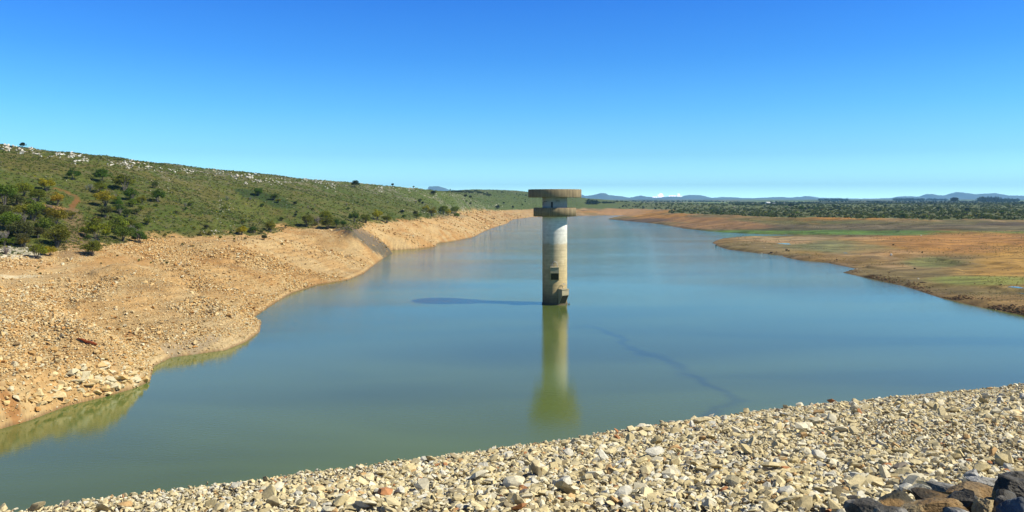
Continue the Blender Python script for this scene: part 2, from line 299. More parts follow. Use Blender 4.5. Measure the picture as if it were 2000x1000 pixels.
# ------------------------------------------------------------------ water
trail = [px2(*p) for p in [(1148, 634), (1165, 648), (1200, 661), (1255, 690), (1320, 708), (1328, 722), (1370, 747), (1410, 765), (1440, 785), (1443, 800), (1400, 815)]]
wd = [.8, 1.4, 1.0, 1.0, 1.5, 1.5, 1.0, 1.2, 1.2, 1.2, 1.6]
gx = np.concatenate([np.linspace(-420, 5, 50, endpoint=False), np.linspace(5, 45, 90, endpoint=False), np.linspace(45, 700, 60)])
gy = np.concatenate([np.linspace(-60, 95, 8, endpoint=False), np.linspace(95, 205, 200, endpoint=False), np.linspace(205, 2300, 160)])
GX, GY = np.meshgrid(gx, gy)
dtr, vtr = seg_dist(GX + (fbm(GX, GY, 10, 4, 61) - .5) * 9, GY + (fbm(GX, GY, 9, 4, 62) - .5) * 9, [(a[0], a[1], w) for a, w in zip(trail, wd)], False)
sk = np.exp(-(dtr / vtr) ** 2) * (.1 + 1.7 * fbm(GX, GY, 5, 3, 60)); sk = np.clip(sk, 0, 1) * .5
iw_ = np.arange(GX.size).reshape(GX.shape)
wq = np.stack([iw_[:-1, :-1], iw_[:-1, 1:], iw_[1:, 1:], iw_[1:, :-1]], -1).reshape(-1, 4)
M_water, t, b = newmat("reservoir_water")
at_ = N(t, "ShaderNodeAttribute", attribute_name="Col"); gm = N(t, "ShaderNodeNewGeometry")
mixc = N(t, "ShaderNodeMix", data_type='RGBA'); mixc.inputs["A"].default_value = (.097, .136, .034, 1); mixc.inputs["B"].default_value = (.050, .068, .040, 1)
t.links.new(at_.outputs["Fac"], mixc.inputs["Factor"]); 
mps = N(t, "ShaderNodeMapping"); mps.inputs["Scale"].default_value = (.007, .02, 1); mps.inputs["Rotation"].default_value = (0, 0, .35); t.links.new(gm.outputs["Position"], mps.inputs["Vector"])
nzs = N(t, "ShaderNodeTexNoise"); nzs.inputs["Scale"].default_value = 1.3; nzs.inputs["Detail"].default_value = 3; nzs.inputs["Distortion"].default_value = .6; t.links.new(mps.outputs[0], nzs.inputs["Vector"])
mrs = N(t, "ShaderNodeMapRange"); mrs.inputs[1].default_value = .35; mrs.inputs[2].default_value = .65; mrs.inputs[3].default_value = .82; mrs.inputs[4].default_value = 1.18; t.links.new(nzs.outputs[0], mrs.inputs[0])
vs_ = N(t, "ShaderNodeVectorMath", operation='SCALE'); t.links.new(mixc.outputs["Result"], vs_.inputs[0]); t.links.new(mrs.outputs[0], vs_.inputs["Scale"]); t.links.new(vs_.outputs[0], b.inputs["Base Color"])
b.inputs["IOR"].default_value = 1.333; b.inputs["Roughness"].default_value = .05; b.inputs["Specular IOR Level"].default_value = .5
mp = N(t, "ShaderNodeMapping"); mp.inputs["Scale"].default_value = (.004, .012, 1); t.links.new(gm.outputs["Position"], mp.inputs["Vector"])
nb = N(t, "ShaderNodeTexNoise"); nb.inputs["Scale"].default_value = 1.6; nb.inputs["Detail"].default_value = 4; t.links.new(mp.outputs[0], nb.inputs["Vector"])
mr = N(t, "ShaderNodeMapRange"); mr.inputs[1].default_value = .38; mr.inputs[2].default_value = .62; mr.inputs[3].default_value = .55; mr.inputs[4].default_value = 1.05; t.links.new(nb.outputs[0], mr.inputs[0])
# calmer under the dam, ruffled further out
sp = N(t, "ShaderNodeSeparateXYZ"); t.links.new(gm.outputs["Position"], sp.inputs[0])
mc = N(t, "ShaderNodeMapRange"); mc.inputs[1].default_value = 130; mc.inputs[2].default_value = 560; mc.inputs[3].default_value = .12; mc.inputs[4].default_value = 1.0; t.links.new(sp.outputs["Y"], mc.inputs[0])
mm = N(t, "ShaderNodeMath", operation='MULTIPLY'); t.links.new(mr.outputs[0], mm.inputs[0]); t.links.new(mc.outputs[0], mm.inputs[1])
mp2 = N(t, "ShaderNodeMapping"); mp2.inputs["Scale"].default_value = (1, 1.6, 1); mp2.inputs["Rotation"].default_value = (0, 0, .5); t.links.new(gm.outputs["Position"], mp2.inputs["Vector"])
nw = N(t, "ShaderNodeTexNoise"); nw.inputs["Scale"].default_value = 1.15; nw.inputs["Detail"].default_value = 5; nw.inputs["Roughness"].default_value = .6; t.links.new(mp2.outputs[0], nw.inputs["Vector"])
bp = N(t, "ShaderNodeBump"); m5 = N(t, "ShaderNodeMapRange"); m5.inputs[1].default_value = 230; m5.inputs[2].default_value = 700; m5.inputs[3].default_value = .13; m5.inputs[4].default_value = .32; t.links.new(sp.outputs["Y"], m5.inputs[0]); t.links.new(m5.outputs[0], bp.inputs["Distance"]); t.links.new(mm.outputs[0], bp.inputs["Strength"]); t.links.new(nw.outputs[0], bp.inputs["Height"]); t.links.new(bp.outputs[0], b.inputs["Normal"])
wm = np_mesh("water", np.stack([GX, GY, np.zeros_like(GX)], -1).reshape(-1, 3), wq, np.repeat(sk.reshape(-1, 1), 3, 1), M_water, True)
tag(link("water", wm), kind="structure")

# ------------------------------------------------------------------ intake tower
TX, TY, TR = 12.45, 238.6, 3.6
def concrete(name, top, stained, streak=True):
    m, t, b = newmat(name); gm = N(t, "ShaderNodeNewGeometry"); sp = N(t, "ShaderNodeSeparateXYZ"); t.links.new(gm.outputs["Position"], sp.inputs[0])
    rp = N(t, "ShaderNodeValToRGB"); mr = N(t, "ShaderNodeMapRange"); mr.inputs[1].default_value = 0; mr.inputs[2].default_value = 34
    nz0 = N(t, "ShaderNodeTexNoise"); nz0.inputs["Scale"].default_value = .8; t.links.new(gm.outputs["Position"], nz0.inputs["Vector"])
    ad = N(t, "ShaderNodeMath", operation='MULTIPLY_ADD'); ad.inputs[1].default_value = 1.2; t.links.new(nz0.outputs[0], ad.inputs[0]); t.links.new(sp.outputs["Z"], ad.inputs[2])
    t.links.new(ad.outputs[0], mr.inputs[0]); t.links.new(mr.outputs[0], rp.inputs[0])
    el = rp.color_ramp.elements
    stops = stained if stained else [(0, top), (1, top)]
    el[0].position, el[0].color = stops[0][0], (*stops[0][1], 1); el[1].position, el[1].color = stops[-1][0], (*stops[-1][1], 1)
    for p_, c_ in stops[1:-1]:
        e = el.new(p_); e.color = (*c_, 1)
    # cast rings (horizontal) or rain streaks (vertical)
    mp = N(t, "ShaderNodeMapping"); mp.inputs["Scale"].default_value = (2.2, 2.2, .12) if streak else (.15, .15, 2.6); t.links.new(gm.outputs["Position"], mp.inputs["Vector"])
    nz = N(t, "ShaderNodeTexNoise"); nz.inputs["Scale"].default_value = 1.0; nz.inputs["Detail"].default_value = 6; t.links.new(mp.outputs[0], nz.inputs["Vector"])
    m2 = N(t, "ShaderNodeMapRange"); m2.inputs[1].default_value = .3; m2.inputs[2].default_value = .7; m2.inputs[3].default_value = .68 if streak else .9; m2.inputs[4].default_value = 1.15; t.links.new(nz.outputs[0], m2.inputs[0])
    nz3 = N(t, "ShaderNodeTexNoise"); nz3.inputs["Scale"].default_value = .9; nz3.inputs["Detail"].default_value = 8; t.links.new(gm.outputs["Position"], nz3.inputs["Vector"])
    m3 = N(t, "ShaderNodeMapRange"); m3.inputs[1].default_value = .3; m3.inputs[2].default_value = .7; m3.inputs[3].default_value = .85; m3.inputs[4].default_value = 1.1; t.links.new(nz3.outputs[0], m3.inputs[0])
    mu = N(t, "ShaderNodeMath", operation='MULTIPLY'); t.links.new(m2.outputs[0], mu.inputs[0]); t.links.new(m3.outputs[0], mu.inputs[1])
    mu2 = N(t, "ShaderNodeMath", operation='MULTIPLY'); mu2.inputs[1].default_value = .80; t.links.new(mu.outputs[0], mu2.inputs[0])
    s = N(t, "ShaderNodeVectorMath", operation='SCALE'); t.links.new(rp.outputs[0], s.inputs[0]); t.links.new(mu2.outputs[0], s.inputs["Scale"]); t.links.new(s.outputs[0], b.inputs["Base Color"])
    b.inputs["Roughness"].default_value = .88; b.inputs["Specular IOR Level"].default_value = .2
    bp = N(t, "ShaderNodeBump"); bp.inputs["Strength"].default_value = .4; bp.inputs["Distance"].default_value = .05; t.links.new(nz.outputs[0], bp.inputs["Height"]); t.links.new(bp.outputs[0], b.inputs["Normal"])
    return m
d = lambda z: (z + .6) / 34
M_shaft = concrete("shaft_concrete", None, [(0, (.05, .045, .03)), (d(.6), (.16, .12, .07)), (d(2.5), (.33, .25, .13)), (d(5), (.50, .39, .20)), (d(10), (.62, .50, .28)), (d(14), (.64, .54, .34)), (d(17.3), (.56, .47, .31)), (d(17.9), (.68, .66, .56)), (d(22), (.78, .78, .74)), (1, (.62, .63, .60))], False)
M_neck = concrete("neck_concrete", (.40, .42, .40), None, False)
M_ring = concrete("weathered_ring_concrete", (.30, .235, .14), None, True)
M_ringtop = concrete("ring_top", (.10, .10, .09), None, True)
M_hood = concrete("hood_concrete", (.46, .41, .27), None, False)
M_dark, t_, b_ = newmat("dark_void"); b_.inputs["Base Color"].default_value = (.012, .012, .012, 1)
nn = N(t_, "ShaderNodeTexNoise"); rr = N(t_, "ShaderNodeValToRGB"); rr.color_ramp.elements[0].color = (.006, .006, .006, 1); rr.color_ramp.elements[1].color = (.03, .028, .02, 1); t_.links.new(nn.outputs[0], rr.inputs[0]); t_.links.new(rr.outputs[0], b_.inputs["Base Color"])
M_wire = attr_mat("galvanised_rail", nscale=10, rough=.5, spec=.5); 
def lathe(prof, n=96):
    V = []; T = []
    for (r, z) in prof:
        for i in range(n):
            a = 2 * math.pi * i / n; V.append((r * math.cos(a), r * math.sin(a), z))
    for j in range(len(prof) - 1):
        for i in range(n):
            T.append((j * n + i, j * n + (i + 1) % n, (j + 1) * n + (i + 1) % n, (j + 1) * n + i))
    return V, T
def lathe_obj(name, prof, mat, parent, n=96):
    V, T = lathe(prof, n); me = np_mesh(name, V, T, None, mat, True)
    me.polygons.foreach_set("use_smooth", np.array([abs(V[f[0]][2] - V[f[2]][2]) > 1e-3 and abs(math.hypot(*V[f[0]][:2]) - math.hypot(*V[f[2]][:2])) < 1e-3 for f in T]))
    return link(name, me, parent)
def box(c, s, rz=0.0):
    V = []; cs, sn = math.cos(rz), math.sin(rz)
    for dz in (-.5, .5):
        for dx, dy in ((-.5, -.5), (.5, -.5), (.5, .5), (-.5, .5)):
            x, y = dx * s[0], dy * s[1]; V.append((c[0] + x * cs - y * sn, c[1] + x * sn + y * cs, c[2] + dz * s[2]))
    return V, [(3, 2, 1, 0), (4, 5, 6, 7), (0, 1, 5, 4), (1, 2, 6, 5), (2, 3, 7, 6), (3, 0, 4, 7)]
def join(parts):
    V = []; T = []
    for v, f in parts:
        o = len(V); V += list(v); T += [tuple(i + o for i in ff) for ff in f]
    return V, T
def tube(pts, rad, n=6):
    V = []; T = []
    P = [Vector(p) for p in pts]
    for i, p in enumerate(P):
        dv = (P[min(i + 1, len(P) - 1)] - P[max(i - 1, 0)]).normalized(); up = Vector((0, 0, 1)) if abs(dv.z) < .9 else Vector((1, 0, 0))
        a = dv.cross(up).normalized(); bb = dv.cross(a); rd = rad[i] if isinstance(rad, (list, tuple)) else rad
        for k in range(n):
            an = 2 * math.pi * k / n; V.append(tuple(p + a * math.cos(an) * rd + bb * math.sin(an) * rd))
    for i in range(len(P) - 1):
        for k in range(n): T.append((i * n + k, i * n + (k + 1) % n, (i + 1) * n + (k + 1) % n, (i + 1) * n + k))
    return V, T
tw = empty("intake_tower", (TX, TY, 0), "tall round concrete intake tower with two flat ring platforms standing in the reservoir", "tower")
lathe_obj("shaft", [(TR + .15, -8), (TR + .15, .3), (TR, .55), (TR, 10.4), (TR, 10.45), (TR, 17.6), (TR, 24.0), (TR, 25.6)], M_shaft, tw)
# platform rings: hollow parapets around a slab
def ring(name, r, z0, z1, ztop):
    return lathe_obj(name, [(TR + .01, z0), (r - .15, z0), (r - .15, z0 - .0), (r, z0 + .02), (r, z1 - .05), (r - .06, z1), (r - .32, z1), (r - .34, z1 - .9), (TR + .01, z1 - .92)], M_ring, tw, 128)
lo = ring("lower_platform", 6.2, 25.45, 27.97, 0)
lathe_obj("neck", [(TR, 25.6), (TR, 31.05)], M_neck, tw)
up = lathe_obj("top_platform", [(TR + .01, 30.94), (7.55, 30.94), (7.72, 30.97), (7.75, 31.05), (7.75, 33.2), (7.68, 33.28), (7.3, 33.28), (7.2, 33.14), (0.01, 33.2)], M_ring, tw, 128)
for par, r, z0, z1, angs in ((up, 7.75, 31.1, 33.15, [-150, -128, -101, -88, -60, -52, -22, 10]), (lo, 6.2, 25.6, 27.85, [-160, -130, -104, -84, -66, -48, -22, 12])):
    for a in angs:
        aa = R(a); v, f = box(((r + .003) * math.cos(aa), (r + .003) * math.sin(aa), (z0 + z1) / 2), (.02, .07, z1 - z0), aa); link("panel_joint", np_mesh("panel_joint", v, f, None, M_dark), par)
# doorway, ledge and slot of the neck
def onwall(az, z, w, h, out=.06, depth=.25):
    """curved plate hugging the shaft; az in degrees from facing the camera, positive to the right"""
    V = []; T = []; n = 6; half = w / TR / 2
    for i in range(n + 1):
        a = R(-90 + az) - half + 2 * half * i / n
        for rr_, zz_ in ((TR + out, z - h / 2), (TR + out, z + h / 2), (TR - depth, z + h / 2), (TR - depth, z - h / 2)): V.append((rr_ * math.cos(a), rr_ * math.sin(a), zz_))
    for i in range(n):
        for k in range(4): T.append((i * 4 + k, (i + 1) * 4 + k, (i + 1) * 4 + (k + 1) % 4, i * 4 + (k + 1) % 4))
    T += [(3, 2, 1, 0), (n * 4, n * 4 + 1, n * 4 + 2, n * 4 + 3)]
    return V, T
link("doorway", np_mesh("doorway", *onwall(-16, 28.85, .62, 1.65, .012), None, M_dark), tw)
link("ledge", np_mesh("ledge", *onwall(6, 29.75, 5.4, .12, .16), None, M_neck), tw)
link("ledge", np_mesh("ledge", *onwall(-50, 29.75, 1.6, .12, .16), None, M_ringtop), tw)
link("vent_slot", np_mesh("vent_slot", *onwall(12, 29.93, 1.2, .13, .02), None, M_dark), tw)
link("doorway", np_mesh("doorway", *onwall(-74, 29.2, .8, 1.0, .012), None, M_dark), tw)
# two intake hoods with guard hoops
def hood(az, ztop, fh, zbot, hw=1.2, out=1.6, mouth=True):
    a = R(az - 90); ax = Vector((math.cos(a), math.sin(a), 0)); sx = Vector((-math.sin(a), math.cos(a), 0))
    prof = [(TR - .5, ztop), (TR + out, ztop), (TR + out, ztop - fh), (TR + .02, zbot), (TR - .5, zbot)]
    V = []; T = []
    for s in (-hw, hw):
        for (r_, z_) in prof: V.append(tuple(ax * r_ + sx * s + Vector((0, 0, z_))))
    n = 5
    T4 = [(i, (i + 1) % n, n + (i + 1) % n, n + i) for i in range(n)]
    me = bpy.data.meshes.new("intake_hood"); me.from_pydata(V, [], T4 + [tuple(range(n))[::-1], tuple(range(n, 2 * n))]); me.materials.append(M_hood)
    h = link("intake_hood", me, tw)
    lip = [ax * (TR + out * .5) + Vector((0, 0, ztop + .06))]
    v, f = box((ax * (TR + out / 2 - .1) + Vector((0, 0, ztop + .07)))[:], (out + .5, hw * 2 + .14, .14), a); link("hood_slab", np_mesh("hood_slab", v, f, None, M_hood), h)
    # dark sheet over the sloping mouth, its colour standing in for the shaded opening
    p0 = ax * (TR + out - .06) + Vector((0, 0, ztop - fh - .1)); p1 = ax * (TR + .14) + Vector((0, 0, zbot + .15)); nrm = (p1 - p0).cross(sx).normalized()
    if nrm.dot(ax) < 0: nrm = -nrm
    vs = [tuple(p + sx * s + nrm * .02) for p, s in ((p0, -hw + .15), (p0, hw - .15), (p1, hw - .15), (p1, -hw + .15))]
    vs2 = [tuple(Vector(v) - nrm * .2) for v in vs]
    link("intake_mouth", np_mesh("intake_mouth", vs + vs2, [(0, 1, 2, 3), (7, 6, 5, 4), (0, 4, 5, 1), (1, 5, 6, 2), (2, 6, 7, 3), (3, 7, 4, 0)], None, M_dark), h)
    for off in (.45, 1.3):
        pts = []
        for k in range(13):
            an = math.pi * k / 12; pts.append(tuple(ax * (TR + off) + sx * (-.8 * math.cos(an)) + Vector((0, 0, ztop + .14 + 1.55 * math.sin(an) ** .8))))
        v, f = tube(pts, .06); link("guard_hoop", np_mesh("guard_hoop", v, f, np.full((len(v), 3), .45), M_wire, True), h)
    v, f = tube([tuple(ax * (TR + .45) + Vector((0, 0, ztop + 1.69))), tuple(ax * (TR + 1.3) + Vector((0, 0, ztop + 1.69)))], .045); link("guard_rail", np_mesh("guard_rail", v, f, np.full((len(v), 3), .45), M_wire, True), h)
hood(-3, 10.9, 1.55, 7.2); hood(33, 4.55, 1.6, .35)
fl = link("float", np_mesh("float", *join([lathe([(.01, -.1), (.22, -.08), (.26, .1), (.12, .28), (.01, .3)], 12), lathe([(.03, .3), (.03, .7)], 6)]), np.full((6 * 2 + 60, 3), .12), M_wood), None, (*px2(1111.5, 594.5), 0)); tag(fl, "tiny dark float on the water just right of the tower base", "float")

# ------------------------------------------------------------------ the dam: stone embankment
edge_pts = [(-70, -22), (-40, 4), (-24, 15.2), (-13.6, 21.8), (-8, 25.6), (-4, 28.8), (0, 31.6), (6.5, 37.2), (13.4, 42.8), (22, 48), (33.9, 54), (60, 66), (110, 86)]
ex = np.array([p[0] for p in edge_pts]); ey = np.array([p[1] for p in edge_pts])
def dam_z(X, Y):
    X = np.asarray(X, float); Y = np.asarray(Y, float)
    pl = CH - (3.43 - .05 * X + .193 * Y)
    over = (Y - np.interp(X, ex, ey)) * .8
    z = pl - np.where(over > 0, over * .62 + np.minimum(over, 1.0) * .1, 0) - .0
    rim = (Y - (5.25 + .545 * X)) * .88            # crest shelf edge, camera side
    shelf = CH - 2.75
    z2 = shelf - np.clip(rim, 0, 99) * 1.6
    return np.where(z2 > z, z2, z) + (fbm(X, Y, 2.2, 3, 70) - .5) * .12
dx = np.arange(-60, 95, .4); dy = np.arange(-10, 130, .4); DX, DY = np.meshgrid(dx, dy); DZ = dam_z(DX, DY)
gi = np.arange(DX.size).reshape(DX.shape); dq = np.stack([gi[:-1, :-1], gi[:-1, 1:], gi[1:, 1:], gi[1:, :-1]], -1).reshape(-1, 4)
cz = .25 * (DZ[:-1, :-1] + DZ[1:, 1:] + DZ[:-1, 1:] + DZ[1:, :-1]).ravel(); dq = dq[cz > -4]
dcol = lerp(np.broadcast_to(cc(.17, .14, .085), DX.shape + (3,)), cc(.12, .09, .05), sst(.4, .6, fbm(DX, DY, 1.5, 3, 71))).reshape(-1, 3)  # brown earth, darkened to stand in for shade in the gaps between stones
dam = link("dam_embankment", np_mesh("dam_embankment", np.stack([DX, DY, DZ], -1).reshape(-1, 3), dq, dcol, M_rock, True)); tag(dam, "sloping earth body of the dam under the pale broken stone", "dam")

# --- stone shapes
def hull_rock(seed, n=14, flat=.6, el=1.3):
    import bmesh
    r = random.Random(seed); bm = bmesh.new()
    for i in range(n):
        v = Vector((r.gauss(0, 1), r.gauss(0, 1), r.gauss(0, 1))).normalized() * r.uniform(.82, 1.0); bm.verts.new((v.x * el, v.y, v.z * flat))
    res = bmesh.ops.convex_hull(bm, input=bm.verts); bmesh.ops.delete(bm, geom=[g for g in res["geom_interior"] if isinstance(g, bmesh.types.BMVert)], context='VERTS')
    bmesh.ops.triangulate(bm, faces=bm.faces); bm.verts.ensure_lookup_table()
    V = np.array([v.co[:] for v in bm.verts]); T = np.array([[v.index for v in f.verts] for f in bm.faces]); bm.free()
    return V * .5, T
def rotmats(n, tilt=.5):
    a = rng.uniform(0, 2 * np.pi, n); b_ = rng.normal(0, tilt, n); c_ = rng.normal(0, tilt, n)
    ca, sa, cb, sb, c2, s2 = np.cos(a), np.sin(a), np.cos(b_), np.sin(b_), np.cos(c_), np.sin(c_); z = np.zeros(n); o = np.ones(n)
    Rz = np.stack([ca, -sa, z, sa, ca, z, z, z, o], -1).reshape(n, 3, 3); Ry = np.stack([cb, z, sb, z, o, z, -sb, z, cb], -1).reshape(n, 3, 3); Rx = np.stack([o, z, z, z, c2, -s2, z, s2, c2], -1).reshape(n, 3, 3)
    return Ry @ Rx @ Rz
def merged(name, variants, loc, size, rot, col, mat, vi, vcols=None):
    Vs = []; Ts = []; Cs = []; off = 0
    for k, (V, T) in enumerate(variants):
        m = np.where(vi == k)[0]
        if not len(m): continue
        P = np.einsum('nij,vj->nvi', rot[m], V) * size[m][:, None, None] + loc[m][:, None, :]
        Vs.append(P.reshape(-1, 3)); Ts.append((T[None] + (np.arange(len(m)) * len(V))[:, None, None] + off).reshape(-1, 3)); off += P.shape[0] * P.shape[1]
        c_ = np.repeat(col[m][:, None, :], len(V), 1)
        if vcols is not None: c_ = c_ * vcols[k][None, :, None]
        Cs.append(c_.reshape(-1, 3))
    return np_mesh(name, np.concatenate(Vs), np.concatenate(Ts), np.concatenate(Cs), mat)
def frame_px(loc):
    return 1000 + loc[:, 0] / loc[:, 1] * F, HZ + (CH - loc[:, 2]) / loc[:, 1] * F
def scatter_split(n_ind, loc, size):
    """indices of the n_ind that show largest in the frame, and the rest"""
    px, py = frame_px(loc); ok = (px > 2) & (px < 1998) & (py > 0) & (py < 998); w = np.where(ok, size / loc[:, 1], 0)
    o = np.argsort(-w)[:n_ind]; m = np.zeros(len(loc), bool); m[o] = True
    return np.where(m)[0], np.where(~m)[0]
def place(name, me, loc, size, rot, color, label, cat, group):
    o = bpy.data.objects.new(name, me); C.objects.link(o)
    M = Matrix([list(rot[i]) + [0] for i in range(3)] + [[0, 0, 0, 1]])
    o.matrix_world = Matrix.Translation(loc) @ M @ Matrix.Scale(size, 4); o.color = (*color, 1)
    return tag(o, label, cat, group)

SHAPE = lambda i: ["blocky", "wedge-shaped", "long", "flat"][i % 4]
rip = [hull_rock(100 + i, 13 + i % 6, .38 + .3 * ((i * 7) % 5) / 5, 1.15 + .5 * ((i * 3) % 4) / 4) for i in range(16)]
# jittered grid of stones over the face
step = .135
gx_, gy_ = np.meshgrid(np.arange(-30, 52, step), np.arange(2, 64, step)); gx_ = gx_.ravel() + rng.uniform(-.1, .1, gx_.size); gy_ = gy_.ravel() + rng.uniform(-.1, .1, gy_.size)
k_ = np.abs(gx_ / np.maximum(gy_, 3)) < .75; lim = np.interp(gx_, ex, ey); k_ &= (gy_ < lim + 3.5) & (gy_ > 6.3 + .545 * gx_ ) & (gy_ > 10)
gx_, gy_ = gx_[k_], gy_[k_]; n = len(gx_)
sz = .10 + .15 * rng.beta(1.4, 3.4, n) + np.where(rng.random(n) < .03, rng.uniform(.06, .24, n), 0)
coarse = fbm(gx_, gy_, 7, 2, 80); sz *= .82 + .5 * sst(.35, .65, coarse)
band = np.exp(-((gy_ - (8.2 + .6 * gx_)) / 2.2) ** 2) * (gx_ > 3); sz *= 1 - .35 * band
zz = dam_z(gx_, gy_) + sz * rng.uniform(.0, .55, n); loc = np.stack([gx_, gy_, zz], -1); rot = rotmats(n, .45)
pal = np.array([(.74, .64, .39), (.80, .74, .55), (.60, .51, .30), (.70, .59, .33), (.70, .68, .58), (.38, .32, .20), (.50, .24, .11), (.60, .40, .19), (.26, .23, .19)]); pw = np.array([.27, .20, .17, .14, .10, .045, .012, .035, .010])
names = ["cream", "off-white", "buff", "straw-coloured", "pale grey", "dull brown", "rust-orange", "sandy orange", "dark grey"]
pc = rng.choice(len(pal), n, p=pw / pw.sum()); colr = pal[pc] * rng.uniform(.86, 1.1, (n, 1)); vi = rng.integers(0, len(rip), n)
ind, rest = scatter_split(300, loc, sz)
riprap = link("riprap", merged("riprap", rip, loc[rest], sz[rest], rot[rest], colr[rest], M_rock, vi[rest])); tag(riprap, "countless pale broken stones covering the dam face", "riprap", None, "stuff")
ripme = [np_mesh("riprap_stone", V, T, None, M_rock) for V, T in rip]
px_, py_ = frame_px(loc)
for i in ind:
    big = "large" if sz[i] > .42 else "broad"
    where = "beside the dark boulders at lower right" if px_[i] > 1560 and py_[i] > 860 else "on the right part of the dam slope" if px_[i] > 1300 else "on the middle of the dam slope" if px_[i] > 700 else "on the low left part of the dam slope"
    place("riprap_stone", ripme[vi[i]], loc[i], sz[i], rot[i], colr[i], f"{big} {names[pc[i]]} {'long' if vi[i] % 4 > 1 else 'compact'} angular stone {where}", "stone", f"{names[pc[i]]} stones {where}")
print("riprap", n)
# finer chips filling the gaps
n = 16000; gx_ = rng.uniform(-30, 52, n * 3); gy_ = rng.uniform(8, 64, n * 3); k_ = (np.abs(gx_ / gy_) < .72) & (gy_ < np.interp(gx_, ex, ey) + 1) & (gy_ > 5.6 + .545 * gx_); gx_, gy_ = gx_[k_], gy_[k_]; n = len(gx_)
sz = rng.uniform(.05, .12, n); loc = np.stack([gx_, gy_, dam_z(gx_, gy_) + .05 + rng.uniform(0, .08, n)], -1); pc = rng.choice(len(pal), n, p=pw / pw.sum())
tag(link("stone_chips", merged("stone_chips", rip[:6], loc, sz, rotmats(n, .8), pal[pc] * .95, M_rock, rng.integers(0, 6, n))), "small stone chips in the gaps of the dam face", "chips", None, "stuff")

# --- dark boulders along the crest at lower right
def boulder(seed, dims, cuts=11, rough=.035, lamin=0.0):
    import bmesh
    r = random.Random(seed); bm = bmesh.new(); bmesh.ops.create_icosphere(bm, subdivisions=5, radius=1.0)
    V = np.array([v.co[:] for v in bm.verts]); T = np.array([[v.index for v in f.verts] for f in bm.faces]); bm.free()
    V = V / np.abs(V).max(1, keepdims=True) ** .5
    for _ in range(cuts + 5):
        nrm = np.array([r.gauss(0, 1), r.gauss(0, 1), r.gauss(0, .8)]); nrm /= np.linalg.norm(nrm); dcut = r.uniform(.5, .9); dd = V @ nrm - dcut; V = V - np.where(dd > 0, dd, 0)[:, None] * nrm * .96
    nn_ = V / np.linalg.norm(V, axis=1, keepdims=True); s = seed * 3.1
    k1 = fbm(V[:, 0] + s + V[:, 2] * .7, V[:, 1] - V[:, 2] * .9, .55, 5, seed % 9); k2 = vnoise(V[:, 2] * 9 + s, V[:, 0] * 1.2) if lamin else 0
    k3 = np.abs(fbm(V[:, 0] * 1.3 + V[:, 2] + s, V[:, 1] + V[:, 2] * .6, .3, 3, 4) - .5)
    V = V + nn_ * ((k1 - .5) * rough * 4 + (k2 - .5 if lamin else 0) * lamin - np.exp(-(k3 / .03) ** 2) * .03)[:, None]
    return V * np.array(dims) * .5, T, k1
def slate_obj(px, py, Y, w, h, dp, seed, tone, tone2, mix, label, rz=0, tilt=0, lamin=0.0):
    """w, h, dp in photo pixels at that distance"""
    m = Y / F; V, T, k1 = boulder(seed, (w * m, dp * m, h * m * .86), lamin=lamin)
    cs, sn = math.cos(rz), math.sin(rz); ct, st = math.cos(tilt), math.sin(tilt)
    V = V @ np.array([[ct, 0, st], [0, 1, 0], [-st, 0, ct]]); V = V @ np.array([[cs, sn, 0], [-sn, cs, 0], [0, 0, 1]])
    f = sst(mix - .1, mix + .1, fbm(V[:, 0] * 3 + seed, V[:, 1] * 3 + V[:, 2] * 2, .6, 4, 3)); col = np.array(tone)[None] * (1 - f[:, None]) + np.array(tone2)[None] * f[:, None]
    o = link("dark_boulder", np_mesh("dark_boulder", V, T, col, M_slate, False), None, ((px - 1000) * m, Y, CH - (py - HZ) * m)); tag(o, label, "boulder", "dark boulders on the dam crest")
    return o
BK, SL, BR, TN, BL, PG = (.065, .06, .05), (.19, .18, .16), (.22, .135, .05), (.36, .28, .15), (.10, .11, .115), (.38, .38, .37)
slate_obj(1996, 972, 7.6, 130, 84, 100, 1, BK, TN, .66, "peaked black boulder against the right edge, tallest of the dark rocks", .3, -.3)
slate_obj(1694, 1006, 6.9, 92, 66, 80, 2, BK, SL, .5, "black and slate-grey boulder, leftmost of the dark rocks", -.3, .1)
slate_obj(1815, 1010, 6.7, 190, 88, 110, 3, TN, BR, .5, "broad tan boulder with a rusty crack at the bottom of the picture", .05, .05)
slate_obj(1748, 980, 7.5, 86, 34, 70, 4, (.05, .045, .025), BR, .55, "low mossy dark rock behind the tan boulder", 0, 0)
slate_obj(1822, 972, 7.6, 88, 34, 80, 5, (.045, .035, .018), BR, .5, "long brown-black rock with ochre moss above the tan boulder", .1, .02)
slate_obj(1880, 985, 7.2, 96, 62, 80, 6, BK, (.20, .17, .08), .62, "rugged black rock with yellow lichen patches", -.2, .1, .10)
slate_obj(1905, 960, 8.1, 118, 34, 90, 7, BR, (.20, .14, .07), .5, "smooth brown slab lying behind the lichen rock", 0, -.12)
slate_obj(1852, 955, 8.3, 92, 30, 70, 8, PG, (.17, .17, .16), .5, "flat pale grey slab at the edge of the light stones", .2, -.15)
slate_obj(1924, 990, 6.9, 48, 66, 50, 9, TN, (.16, .15, .11), .6, "upright tan-grey rock wedged between black rocks", .5, -.2)
slate_obj(1953, 998, 6.9, 60, 70, 60, 10, BK, SL, .6, "layered dark rock with fine stripes", .2, .35, .14)
slate_obj(1992, 1006, 6.5, 96, 84, 80, 11, BL, (.10, .12, .15), .5, "blue-grey slab in the bottom right corner", -.5, -.5)
slate_obj(1964, 974, 7.3, 60, 40, 60, 12, BK, BL, .5, "small blue-black rock under the peaked boulder", .4, .3)
slate_obj(1868, 1006, 6.4, 66, 32, 50, 13, PG, BK, .55, "small blue-white rock in front of the lichen rock", .1, .05)
